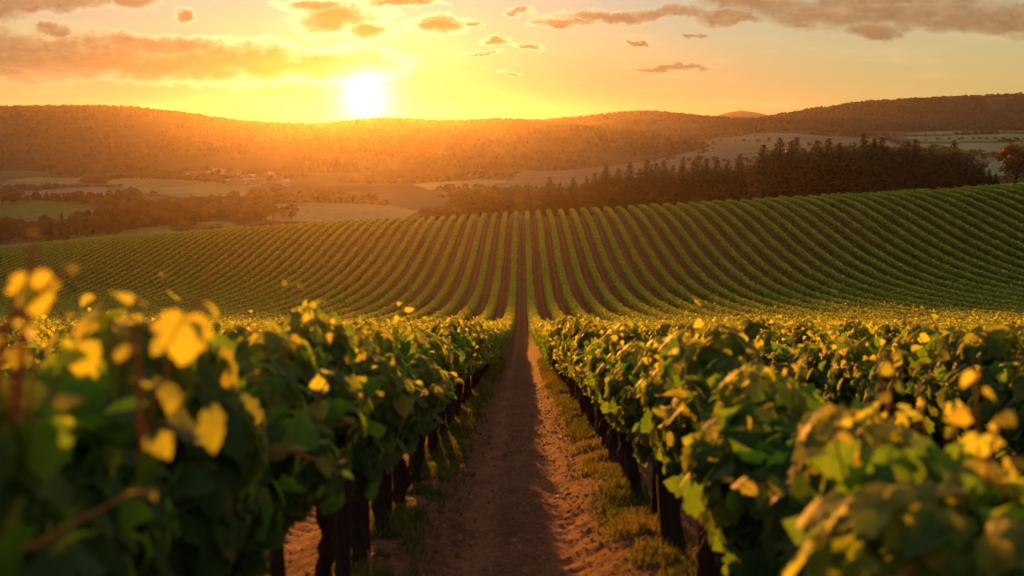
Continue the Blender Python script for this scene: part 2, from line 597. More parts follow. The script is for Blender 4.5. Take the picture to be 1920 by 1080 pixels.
# ------------------------------------------------------------------ ground
FIELDS = [  # corners in the photo where each field is seen, soil or crop colour
    ([(-120, 380), (0, 377), (60, 374), (130, 378), (188, 388), (180, 398), (90, 418), (-120, 430)], (0.10, 0.155, 0.030)),
    ([(-200, 500), (-200, 470), (0, 459), (120, 444), (320, 421), (430, 413), (460, 430), (200, 470)], (0.16, 0.19, 0.055)),
    ([(20, 360), (130, 352), (200, 350), (262, 362), (180, 372), (30, 372)], (0.23, 0.155, 0.115)),
    ([(190, 340), (245, 333), (330, 336), (460, 350), (462, 368), (330, 372), (240, 360)], (0.20, 0.21, 0.055)),
    ([(0, 338), (60, 332), (160, 334), (150, 345), (0, 350)], (0.20, 0.17, 0.07)),
    ([(462, 388), (560, 379), (720, 384), (780, 396), (760, 408), (600, 416), (500, 412)], (0.26, 0.22, 0.07)),
    ([(960, 345), (1000, 332), (1110, 328), (1130, 333), (1080, 348), (985, 352)], (0.30, 0.21, 0.10)),
    ([(770, 345), (900, 335), (960, 338), (940, 350), (800, 356)], (0.28, 0.22, 0.09)),
    ([(1130, 292), (1290, 276), (1280, 268), (1370, 258), (1420, 250), (1520, 252), (1660, 262), (1690, 276), (1560, 292), (1420, 300), (1200, 298)], (0.22, 0.175, 0.085)),
    ([(1690, 252), (1780, 244), (1960, 236), (1960, 246), (1800, 251)], (0.25, 0.26, 0.11)),
    ([(1700, 256), (1960, 250), (1960, 262), (1720, 266)], (0.22, 0.25, 0.09)),
    ([(1700, 269), (1960, 266), (1960, 284), (1860, 290), (1740, 282)], (0.25, 0.27, 0.11)),
    ([(1840, 306), (1890, 304), (1890, 318), (1850, 320)], (0.26, 0.28, 0.10)),
    ([(1120, 302), (1400, 302), (1390, 308), (1130, 308)], (0.28, 0.24, 0.13)),
    ([(900, 356), (1000, 316), (1180, 303), (1440, 286), (1440, 330), (1300, 345), (1100, 356)], (0.21, 0.145, 0.075)),
    ([(1690, 286), (1900, 288), (1900, 330), (1690, 330)], (0.25, 0.22, 0.12)),
    ([(0, 278), (180, 276), (215, 284), (60, 292), (0, 290)], (0.24, 0.20, 0.10)),
]


def axis(lo, hi, d0, k, c=0.0):
    out, v = [c], c
    while v < hi:
        v += max(d0, k * (abs(v - c)))
        out.append(v)
    v = c
    neg = []
    while v > lo:
        v -= max(d0, k * (abs(v - c)))
        neg.append(v)
    return np.array(neg[::-1] + out)


def point_in_poly(x, y, poly):
    ins = np.zeros(x.shape, bool)
    n = len(poly)
    for i in range(n):
        (x1, y1), (x2, y2) = poly[i], poly[(i + 1) % n]
        c = ((y1 > y) != (y2 > y)) & (x < (x2 - x1) * (y - y1) / (y2 - y1 + 1e-12) + x1)
        ins ^= c
    return ins


ys = []
v = -30.0
while v < 2700:
    ys.append(v)
    if v < 2:
        v += 0.6 if v < -2 else 0.2
    else:
        v += max(0.035, 0.0062 * v) if v < 60 else (min(max(0.012 * v, 0.4), 1.6) if v < 240 else 0.009 * v)
ys = np.array(ys)
xs = axis(-2050, 2050, 0.035, 0.021)
xs = np.unique(np.concatenate([xs, np.arange(-4.2, 4.2, 0.035)]))
xs = xs[np.concatenate([[True], np.diff(xs) > 0.016])]
GX, GY = np.meshgrid(xs, ys)
gz = Z(GX, GY)
# keep the sheet under the far hills and rising nowhere
nx, ny = len(xs), len(ys)
i, j = np.meshgrid(np.arange(ny - 1), np.arange(nx - 1), indexing='ij')
quads = np.stack([i * nx + j, i * nx + j + 1, (i + 1) * nx + j + 1, (i + 1) * nx + j], -1).reshape(-1, 4)
soil = in_vineyard(GX, GY)
col = np.empty(GX.shape + (3,), np.float32)
col[:] = (0.060, 0.070, 0.024)
pn = fbm(GX / 55, GY / 85, 77, 4)
col[pn > 0.16] = (0.085, 0.080, 0.034)
col[pn < -0.2] = (0.035, 0.044, 0.016)
grassy = (yeff(GX, GY) > 218) & (GY < 330)
col[grassy] = (0.11, 0.13, 0.04)
for poly, c in FIELDS:
    w_poly = [ground_hit(px, py, 215.0) for px, py in poly]
    jx, jy = 4 * fbm(GX / 40, GY / 40, 61, 2), 6 * fbm(GX / 40, GY / 40, 62, 2)
    m_ = point_in_poly(GX + jx * np.clip(GY / 540, 0, 1), GY + jy * np.clip(GY / 540, 0, 1), w_poly) & (GY > 227)
    col[m_] = c
m, t = material("ground_soil_and_fields")
out = t.n("ShaderNodeOutputMaterial")
pos = t.n("ShaderNodeNewGeometry").outputs["Position"]
soilf = t.n("ShaderNodeAttribute", attribute_name="soil").outputs["Fac"]
fieldc = t.n("ShaderNodeAttribute", attribute_name="field").outputs["Color"]
n1 = t.noise(pos, 1.3, 5, 0.6)
n2 = t.noise(pos, 14.0, 5, 0.65)
n3 = t.noise(t.vmath('MULTIPLY', pos, (1, 0.35, 1)), 60.0, 4, 0.6)
sc_ = t.ramp(n1, [(0.25, (0.165, 0.064, 0.030)), (0.5, (0.26, 0.100, 0.046)), (0.8, (0.34, 0.145, 0.072))])
sc_ = t.mix(1.0, sc_, t.ramp(n2, [(0.25, (0.55, 0.52, 0.5)), (0.55, (1, 1, 1)), (0.8, (1.3, 1.3, 1.28))]), 'MULTIPLY')
sc_ = t.mix(1.0, sc_, t.ramp(n3, [(0.3, (0.75, 0.75, 0.75)), (0.7, (1.15, 1.15, 1.15))]), 'MULTIPLY')
sx_ = t.n("ShaderNodeSeparateXYZ")
t.put(sx_.inputs[0], pos)
wob_ = t.math('MULTIPLY', t.math('SUBTRACT', t.noise(pos, 0.9, 3, 0.6), 0.5), 0.25)
ax_ = t.math('PINGPONG', t.math('ADD', sx_.outputs[0], wob_), ROW / 2)
tr_ = t.math('SUBTRACT', 1.0, t.smooth(t.math('ABSOLUTE', t.math('SUBTRACT', ax_, 0.38)), 0.06, 0.24))
sc_ = t.mix(1.0, sc_, t.mix(tr_, (0.84, 0.80, 0.78), (1.18, 1.16, 1.14)), 'MULTIPLY')
f1 = t.noise(pos, 0.02, 5, 0.6)
f2 = t.noise(pos, 0.35, 4, 0.6)
fc = t.mix(1.0, fieldc, t.ramp(f1, [(0.3, (0.75, 0.78, 0.75)), (0.7, (1.2, 1.16, 1.1))]), 'MULTIPLY')
fc = t.mix(1.0, fc, t.ramp(f2, [(0.3, (0.75, 0.75, 0.75)), (0.7, (1.2, 1.2, 1.2))]), 'MULTIPLY')
pb = t.n("ShaderNodeBsdfPrincipled")
t.put(pb.inputs["Base Color"], t.mix(soilf, fc, sc_))
pb.inputs["Roughness"].default_value = 0.95
pb.inputs["Specular IOR Level"].default_value = 0.1
bp = t.n("ShaderNodeBump")
bp.inputs["Strength"].default_value = 0.7
bp.inputs["Distance"].default_value = 0.03
t.put(bp.inputs["Height"], t.math('ADD', n2, t.math('MULTIPLY', n3, 0.5)))
t.t.links.new(bp.outputs[0], pb.inputs["Normal"])
t.t.links.new(pb.outputs[0], out.inputs[0])
ground = link("ground", new_mesh("ground", np.stack([GX, GY, gz], -1).reshape(-1, 3), quads, m,
                                 {"soil": soil.ravel(), "field": col.reshape(-1, 3)}))
tag(ground, "reddish vineyard soil and path running down the slope to the valley fields", "ground", kind="structure")
del GX, GY, gz, col, soil


# ------------------------------------------------------------------ far hills, each with its woods
def forest_material():
    m, t = material("hill_woods")
    out = t.n("ShaderNodeOutputMaterial")
    pos = t.n("ShaderNodeNewGeometry").outputs["Position"]
    nz = t.noise(pos, 0.012, 5, 0.6)
    n2 = t.noise(pos, 0.12, 3, 0.6)
    c = t.ramp(nz, [(0.3, (0.030, 0.036, 0.017)), (0.55, (0.055, 0.052, 0.024)), (0.75, (0.085, 0.066, 0.03))])
    c = t.mix(1.0, c, t.ramp(n2, [(0.3, (0.85, 0.85, 0.85)), (0.7, (1.12, 1.1, 1.08))]), 'MULTIPLY')
    pb = t.n("ShaderNodeBsdfPrincipled")
    t.put(pb.inputs["Base Color"], c)
    pb.inputs["Roughness"].default_value = 0.95
    pb.inputs["Specular IOR Level"].default_value = 0.1
    t.t.links.new(pb.outputs[0], out.inputs[0])
    return m


M_WOODS = forest_material()
_p = (1 + 5 ** 0.5) / 2
BLOB_V = norm(np.array([(-1, _p, 0), (1, _p, 0), (-1, -_p, 0), (1, -_p, 0), (0, -1, _p), (0, 1, _p), (0, -1, -_p), (0, 1, -_p), (_p, 0, -1), (_p, 0, 1), (-_p, 0, -1), (-_p, 0, 1)], float))
BLOB_T = np.array([(0, 11, 5), (0, 5, 1), (0, 1, 7), (0, 7, 10), (0, 10, 11), (1, 5, 9), (5, 11, 4), (11, 10, 2), (10, 7, 6), (7, 1, 8), (3, 9, 4), (3, 4, 2), (3, 2, 6), (3, 6, 8), (3, 8, 9),
                   (4, 9, 5), (2, 4, 11), (6, 2, 10), (8, 6, 7), (9, 8, 1)])
_e = {}
_bv, _bt = list(BLOB_V), []
for (a_, b_, c_) in BLOB_T:
    m3 = []
    for (q0, q1) in ((a_, b_), (b_, c_), (c_, a_)):
        key = (min(q0, q1), max(q0, q1))
        if key not in _e:
            _e[key] = len(_bv)
            _bv.append(norm(BLOB_V[q0] + BLOB_V[q1]))
        m3.append(_e[key])
    _bt += [(a_, m3[0], m3[2]), (b_, m3[1], m3[0]), (c_, m3[2], m3[1]), (m3[0], m3[1], m3[2])]
BLOB2_V, BLOB2_T = np.array(_bv), np.array(_bt)


def hill(name, D, prof, front, back, label, n_trees, tree=7.0, seed=0, rough=3.6):
    r = np.random.default_rng(seed)
    px = np.array([p[0] for p in prof], float)
    py = np.array([p[1] for p in prof], float)
    pxs = np.linspace(px[0], px[-1], 260)
    # smooth ridge line
    pys = np.interp(pxs, px, py)
    k = np.exp(-0.5 * (np.arange(-6, 7) / 2.6) ** 2)
    k /= k.sum()
    pys = np.convolve(np.pad(pys, 6, mode='edge'), k, 'valid')
    top = np.array([ray(a, b) * D for a, b in zip(pxs, pys)])
    ts = np.concatenate([np.linspace(-1, 0, 40), np.linspace(0.05, 1, 14)])
    X, Y, Zz = [], [], []
    for tt in ts:
        d = D + (tt * front if tt < 0 else tt * back)
        sh = np.cos(tt * np.pi / 2) ** 1.15
        x = top[:, 0] * (d / D) ** 0.5
        y = np.full(len(x), d)
        base = Z0(x, y) - 4
        h = base + (top[:, 2] - 0.75 * tree - base) * sh
        h = h + (1 - sh) * sh * 4 * rough * fbm(x / 100, y / 100, seed + 3, 4)
        X.append(x)
        Y.append(y)
        Zz.append(h)
    X, Y, Zz = map(np.array, (X, Y, Zz))
    nt, nk = X.shape
    i, j = np.meshgrid(np.arange(nt - 1), np.arange(nk - 1), indexing='ij')
    q = np.stack([i * nk + j, i * nk + j + 1, (i + 1) * nk + j + 1, (i + 1) * nk + j], -1).reshape(-1, 4)
    o = link(name, new_mesh(name, np.stack([X, Y, Zz], -1).reshape(-1, 3), q, M_WOODS))
    tag(o, label, "hill", kind="structure")
    if n_trees:
        fi = r.uniform(0, 44, n_trees)
        fi[: n_trees // 5] = r.uniform(36, 42, n_trees // 5)
        fj = r.uniform(0, nk - 1.001, n_trees)
        a, b = fi.astype(int), fj.astype(int)
        u, v_ = fi - a, fj - b

        def g(Aa):
            return (Aa[a, b] * (1 - u) + Aa[a + 1, b] * u) * (1 - v_) + (Aa[a, b + 1] * (1 - u) + Aa[a + 1, b + 1] * u) * v_
        P = np.stack([g(X), g(Y), g(Zz)], -1)
        keep = fbm(P[:, 0] / 70, P[:, 1] / 70, seed + 9, 3) > -0.33
        P = P[keep]
        n = len(P)
        s = tree * r.uniform(0.5, 1.15, n)
        ang = r.uniform(0, 6.28, n)
        bx = BLOB_V[None] * np.stack([s * 0.6, s * 0.6, s * 0.9 * r.uniform(0.7, 1.3, n)], -1)[:, None] * r.uniform(0.75, 1.2, (n, 12, 1))
        ca, sa = np.cos(ang)[:, None], np.sin(ang)[:, None]
        V = np.stack([bx[..., 0] * ca - bx[..., 1] * sa, bx[..., 0] * sa + bx[..., 1] * ca, bx[..., 2]], -1) + P[:, None]
        T_ = BLOB_T[None] + (np.arange(n) * 12)[:, None, None]
        f = link("hill_woods", new_mesh("hill_woods", V.reshape(-1, 3), T_.reshape(-1, 3), M_WOODS))
        tag(f, "dense woods covering the " + label, "woods", kind="stuff")
    return o


hill("hill", 1080, [(-700, 232), (-350, 212), (-150, 202), (0, 199), (100, 197), (220, 197), (280, 203), (340, 209), (390, 216), (430, 223),
                    (500, 229), (590, 231), (640, 227), (690, 221), (730, 219), (760, 222), (850, 226), (900, 223), (935, 221), (990, 224),
                    (1060, 230), (1200, 243), (1350, 262)], 290, 240, "long hazy ridge under the setting sun", 12000, 3.4, 11)
hill("hill", 1330, [(850, 246), (940, 236), (1000, 226), (1080, 218), (1150, 210), (1200, 207), (1250, 209), (1290, 214), (1340, 219),
                    (1420, 222), (1500, 232), (1650, 250)], 380, 260, "rounded hazy hill between the two long ridges", 8000, 3.6, 12)
hill("hill", 1140, [(1120, 262), (1180, 255), (1240, 247), (1300, 237), (1350, 230), (1400, 224), (1470, 213), (1530, 202), (1600, 191),
                    (1660, 187), (1720, 184), (1800, 180), (1920, 175), (2100, 170), (2400, 168), (2700, 190)], 125, 360,
     "dark wooded ridge rising over the pale fields", 15000, 4.0, 13, 6)
hill("hill", 2280, [(1190, 234), (1262, 217), (1300, 211), (1330, 216), (1345, 214), (1366, 208), (1390, 204.5), (1420, 209), (1450, 216), (1520, 236)],
     240, 180, "pale lilac peak far behind the ridges", 0, 4, 14)
hill("hill", 2250, [(900, 240), (975, 223), (1003, 219), (1030, 223), (1100, 240)], 240, 180, "faint small peak peeping over the hazy ridge", 0, 4, 15)


# ------------------------------------------------------------------ near grapevines
def vine_foliage(seed, lump=1.0, n_target=1250, tpl=(LEAF_V, LEAF_T), size=(0.09, 0.155), shoots=7, hero=None, big=None):
    r = np.random.default_rng(seed)
    acc = Acc()
    # clumps that make up the canopy (local: y along the row)
    cl = []
    for yy in np.linspace(-0.56, 0.56, 6):
        for zz in (1.00, 1.20, 1.37):
            if r.random() < 0.12:
                continue
            cl.append((r.normal(0, 0.07), yy + r.normal(0, 0.07), zz - 0.32 * max(0.0, zz - 0.9) * (yy / 0.4) ** 2 + r.normal(0, 0.07), r.uniform(0.16, 0.25) * (1.05 - 0.45 * (yy / 0.6) ** 2)))
    for _ in range(2):
        cl.append((r.choice([-1, 1]) * r.uniform(0.12, 0.22), r.uniform(-0.5, 0.5), r.uniform(1.05, 1.4), r.uniform(0.13, 0.19)))
    cl.append((r.normal(0, 0.05), r.uniform(-0.3, 0.3), 1.52, r.uniform(0.16, 0.24)))
    cl = np.array(cl)
    P, N, tone, S = [], [], [], []
    w_ = cl[:, 3] ** 2
    per = np.maximum(8, (n_target * 1.8 * w_ / w_.sum()).astype(int))
    for (cx, cy, cz, cr), k in zip(cl, per):
        dv = norm(r.normal(0, 1, (k, 3)))
        p = np.array([cx, cy, cz]) + dv * cr * r.uniform(0.72, 1.08, (k, 1)) * np.array([1, 1, 1.1])
        inside = (np.linalg.norm(p[:, None] - cl[None, :, :3], axis=2) < cl[None, :, 3] * 0.62).any(1)
        p, dv = p[~inside], dv[~inside]
        P.append(p)
        N.append(dv)
    P, N = np.concatenate(P), np.concatenate(N)
    P[:, 2] = np.maximum(P[:, 2], 0.80 + 0.45 * np.abs(P[:, 0]) + 0.15 * r.random(len(P)))
    n = len(P)
    ax = P.copy()
    ax[:, 0] *= 1.0
    outw = norm(np.stack([np.sign(P[:, 0]) * 0.9, N[:, 1] * 0.5, 0.25 + 0.5 * N[:, 2]], -1) * 0.7 + N * 0.6 + r.normal(0, 0.27, (n, 3)))
    tip = np.array([0, 0, -1.0]) + outw * 0.3 + r.normal(0, 0.32, (n, 3))
    S = r.uniform(*size, n) * np.where(r.random(n) < 0.2, 0.65, 1.0)
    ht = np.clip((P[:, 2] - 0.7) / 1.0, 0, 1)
    tone = np.clip(0.08 + 0.58 * ht ** 1.6 + r.normal(0, 0.12, n) + (r.random(n) < 0.06) * 0.45, 0, 1)  # higher leaves yellower: backlit gold painted into the colour, besides young leaves
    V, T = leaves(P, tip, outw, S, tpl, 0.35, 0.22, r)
    acc.add(V, None, T, np.repeat(tone, len(tpl[0])), 0)
    # core of extra leaves, all in one dark tone
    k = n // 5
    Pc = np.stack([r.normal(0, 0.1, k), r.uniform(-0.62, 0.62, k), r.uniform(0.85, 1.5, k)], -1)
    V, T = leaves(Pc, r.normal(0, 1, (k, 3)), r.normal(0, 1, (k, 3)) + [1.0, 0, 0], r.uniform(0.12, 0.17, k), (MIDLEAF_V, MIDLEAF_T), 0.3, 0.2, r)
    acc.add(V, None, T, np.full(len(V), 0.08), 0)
    # upright and leaning shoots with young leaves, their yellow partly painted backlight
    sh = []
    for _ in range(shoots):
        b = np.array([r.normal(0, 0.13), r.uniform(-0.55, 0.55), r.uniform(1.38, 1.52)])
        L = r.uniform(0.14, 0.42)
        d = norm(np.array([r.normal(0, 0.3), r.normal(0, 0.3), 1.0]))
        sh.append((b, d, L, 1.0))
    for _ in range(4):
        s_ = r.choice([-1, 1])
        b = np.array([s_ * r.uniform(0.25, 0.35), r.uniform(-0.5, 0.5), r.uniform(0.95, 1.5)])
        sh.append((b, norm(np.array([s_ * 0.8, r.normal(0, 0.5), r.uniform(-0.5, 0.5)])), r.uniform(0.15, 0.3), 0.7))
    for h in (hero or []):
        sh.append(h)
    for (p, nrm, tp, s_, ag) in (big or []):
        V, T = leaves(np.array([p]), np.array([tp], float), np.array([nrm], float), np.array([s_]), tpl, 0.25, 0.12, r)
        acc.add(V, None, T, np.full(len(V), ag), 0)
    for (b, d, L, young, *sparse) in sh:
        b, d = np.asarray(b, float), np.asarray(d, float)
        tt = np.linspace(0, 1, 6)[:, None]
        bend = r.normal(0, 0.12, 3) * [1, 1, 0.2]
        pts = b - d * 0.12 + d * (L + 0.12) * tt + bend * tt ** 2 * L
        v, q, c = tube(pts, np.linspace(0.005, 0.0022, 6) * (1.7 if sparse else 1), 5)
        acc.add(v, q, c, 0.5, 1)
        nl = 4 if sparse else max(3, int(L / 0.045))
        ft = np.linspace(0.05, 1.0, nl)
        base = b - d * 0.12 + d * (L + 0.12) * ft[:, None] + bend * ft[:, None] ** 2 * L
        ang = np.arange(nl) * 2.6 + r.uniform(0, 6)
        out_ = np.stack([np.cos(ang), np.sin(ang), r.uniform(-0.1, 0.5, nl)], -1)
        # leaf stalks
        pet = base + out_ * (0.05 * (1.25 - ft))[:, None]
        nn = norm(out_ * 0.35 + np.array([0, 0, 0.75]) + r.normal(0, 0.45, (nl, 3)))
        tp = out_ + np.array([0, 0, -0.45]) + r.normal(0, 0.2, (nl, 3))
        ss = (0.125 - 0.075 * ft) * r.uniform(0.8, 1.2, nl) * (0.55 if sparse else 1)
        V, T = leaves(pet, tp, nn, ss, tpl, 0.3, 0.35, r)
        acc.add(V, None, T, np.repeat(np.clip(0.45 + 0.4 * ft * young + r.normal(0, 0.1, nl), 0, 1), len(tpl[0])), 0)
        for b0, p0 in zip(base, pet):
            v, q, c = tube(np.array([b0, (b0 + p0) / 2 + [0, 0, 0.004], p0]), np.array([0.0022, 0.002, 0.0016]), 4)
            acc.add(v, q, c, 0.5, 1)
    return acc


def vine_trunk(seed):
    r = np.random.default_rng(seed)
    acc = Acc()
    z = np.linspace(-0.08, 0.84, 15)
    lean = r.normal(0, 0.09, 2)
    wob = np.cumsum(r.normal(0, 0.014, (15, 2)), 0)
    pts = np.stack([lean[0] * z + wob[:, 0], lean[1] * z * 2 + wob[:, 1], z], -1)
    rad = 0.052 + 0.022 * np.exp(-(z / 0.12) ** 2) + 0.018 * np.exp(-((z - 0.82) / 0.12) ** 2) + r.normal(0, 0.004, 15)
    v, q, c = tube(pts, rad, 13, 0.16, seed)
    acc.add(v, q, c)
    for s_ in (-1, 1):
        tt = np.linspace(0, 1, 8)
        arm = pts[-2] + np.stack([r.normal(0, 0.02) * tt, s_ * 0.5 * tt, 0.16 * np.sqrt(tt) + 0.02 * np.sin(tt * 6)], -1)
        v, q, c = tube(arm, np.linspace(0.042, 0.018, 8), 9, 0.18, seed + 5)
        acc.add(v, q, c)
    return acc


def post_mesh(seed):
    """split timber stake with a worn top"""
    r = np.random.default_rng(seed)
    acc = Acc()
    z = np.array([-0.15, 0, 0.25, 0.5, 0.8, 1.05, 1.18, 1.21])
    lx, ly = r.normal(0, 0.03, 2)
    pts = np.stack([lx * z, ly * z, z], -1)
    R0 = r.uniform(0.036, 0.050)
    rad = R0 * np.array([1.06, 1.05, 1.0, 0.98, 0.96, 0.94, 0.9, 0.7])
    v, q, c = tube(pts, rad, 9, 0.15, seed)
    acc.add(v, q, c)
    return acc


ORD = ["first", "second", "third", "fourth", "fifth", "sixth", "seventh", "eighth", "ninth", "tenth", "eleventh", "twelfth", "thirteenth",
       "fourteenth", "fifteenth", "sixteenth", "seventeenth", "eighteenth", "nineteenth"]
TENS = {2: ("twenty", "twentieth"), 3: ("thirty", "thirtieth"), 4: ("forty", "fortieth"), 5: ("fifty", "fiftieth"), 6: ("sixty", "sixtieth")}


def ordinal(n):
    if n < 20:
        return ORD[n - 1]
    a, b = divmod(n, 10)
    return TENS[a][1] if b == 0 else TENS[a][0] + "-" + ORD[b - 1]


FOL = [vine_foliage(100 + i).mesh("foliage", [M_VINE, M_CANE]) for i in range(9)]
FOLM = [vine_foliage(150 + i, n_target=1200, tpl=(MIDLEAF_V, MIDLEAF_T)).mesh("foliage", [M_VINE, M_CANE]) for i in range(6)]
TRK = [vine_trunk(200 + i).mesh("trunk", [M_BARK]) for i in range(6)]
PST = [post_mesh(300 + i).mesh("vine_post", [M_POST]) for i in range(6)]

VSTEP = 1.2
NEAR_END = {0: 27.0, 1: 26.0, 2: 26.0, 3: 26.0}


def row_x(side, k):
    return side * (ROW / 2 + ROW * k)


def x_extent(k):
    """where a row first comes into the picture, with a margin for a step aside"""
    X = ROW / 2 + ROW * k
    return 0.75 if k == 0 else max(0.9, (X - 0.6) / 0.54 - 3.0)


# shoots and leaves that stand clear of the canopy on single vines: (from, to, distance), (stalk end, distance, facing, tip, size, age)
HERO = {
    (-1, 0, 2): ([((40, 680), (70, 440), 1.95), ((20, 600), (125, 500), 1.95), ((262, 720), (262, 560), 2.15), ((0, 660), (15, 545), 1.9)],
                 [((350, 590), 2.15, (0.5, -0.8, 0.5), (-0.3, 0.1, -1.0), 0.11, 0.85), ((60, 515), 1.95, (0.7, -0.7, 0.1), (0.1, 0, -1), 0.085, 0.9),
                  ((395, 770), 2.2, (1.0, -0.2, 0.1), (0.3, 0, -1), 0.10, 0.6), ((75, 790), 2.0, (-0.3, -1, 0.3), (0.1, 0, -1), 0.13, 0.1)]),
    (-1, 0, 5): ([((590, 740), (604, 632), 5.6), ((560, 760), (575, 660), 5.6)], [((545, 690), 5.6, (0.5, -0.9, 0.3), (0.4, 0, 1), 0.11, 0.9), ((600, 740), 5.6, (0.3, -0.9, 0.2), (0, 0, -1), 0.12, 0.85)]),
    (1, 0, 3): ([((1745, 880), (1738, 748), 3.3), ((1790, 860), (1800, 760), 3.3)], [((1785, 755), 3.3, (0.3, -1, 0.2), (0.3, 0, -1), 0.08, 0.95), ((1600, 960), 3.4, (0.2, -0.9, 0.5), (-0.8, 0, -0.4), 0.12, 0.9)]),
    (1, 0, 5): ([((1352, 740), (1347, 642), 6.0), ((1385, 740), (1400, 668), 6.0)], [((1322, 700), 6.0, (0.2, -0.9, 0.3), (0.2, 0, 1), 0.11, 0.95)]),
}
row_start = {}
heights = {}
for side in (-1, 1):
    for k in range(4):
        X = row_x(side, k)
        y = x_extent(k) + (0.0 if side < 0 else 0.35)
        n = 0
        sname = "left" if side < 0 else "right"
        while y < NEAR_END[k]:
            n += 1
            e = bpy.data.objects.new("grapevine", None)
            e.empty_display_size = 0.2
            C.objects.link(e)
            e.location = (X + random.uniform(-0.04, 0.04), y, float(Z(X, y)))
            hs = random.uniform(0.88, 1.08)
            if k == 0 and side < 0:
                hs = {1: 0.95, 2: 1.04, 3: 1.08, 4: 1.0, 5: 1.1, 6: 1.0}.get(n, hs)
            if k == 0 and side > 0:
                hs = {1: 0.9, 2: 0.88, 3: 0.88, 4: 0.92, 5: 1.04, 6: 1.0}.get(n, hs)
            e.scale = (random.uniform(0.85, 1.15), 1, hs)
            e.rotation_euler.z = random.choice([0, math.pi]) + random.uniform(-0.08, 0.08)
            fm = random.choice(FOL if y < 16 else FOLM)
            hk = HERO.get((side, k, n))
            if hk:
                e.rotation_euler.z = 0
                o_ = np.array(e.location)
                hl, bl = [], []
                for (pa, pb_, dd) in hk[0]:
                    a_, b_ = ray(*pa) * dd - o_, ray(*pb_) * dd - o_
                    a_[2] /= hs
                    b_[2] /= hs
                    a_[0] /= e.scale[0]
                    b_[0] /= e.scale[0]
                    hl.append((a_, norm(b_ - a_), float(np.linalg.norm(b_ - a_)), 1.0, True))
                for (pa, dd, nrm, tp, s_, ag) in hk[1]:
                    a_ = ray(*pa) * dd - o_
                    a_[2] /= hs
                    a_[0] /= e.scale[0]
                    bl.append((a_, nrm, tp, s_, ag))
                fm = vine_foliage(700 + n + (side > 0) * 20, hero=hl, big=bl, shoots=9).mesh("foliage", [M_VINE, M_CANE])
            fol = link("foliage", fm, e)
            trk = link("trunk", random.choice(TRK), e)
            trk.scale.z = 1 / hs
            where = ("row edging the path on its %s" % sname) if k == 0 else "%s row %s of path" % (ordinal(k + 1), sname)
            tag(e, "leafy grapevine with backlit shoots, %s along in the %s" % (ordinal(n), where), "grapevine", "grapevines in the near rows")
            if n % 2 == 0 or k == 0:
                p = link("vine_post", random.choice(PST))
                py_ = y + 0.42 + random.uniform(-0.12, 0.12)
                p.location = (X + random.uniform(-0.06, 0.06), py_, float(Z(X, py_)))
                p.rotation_euler = (random.uniform(-0.07, 0.07), random.uniform(-0.07, 0.07), random.uniform(0, 6.28))
                tag(p, "dark weathered stake beside the %s vine in the %s" % (ordinal(n), where), "post", "wooden stakes under the vines")
            if n == 1:
                pass
            y += VSTEP
        row_start[(side, k)] = y - VSTEP * 0.5

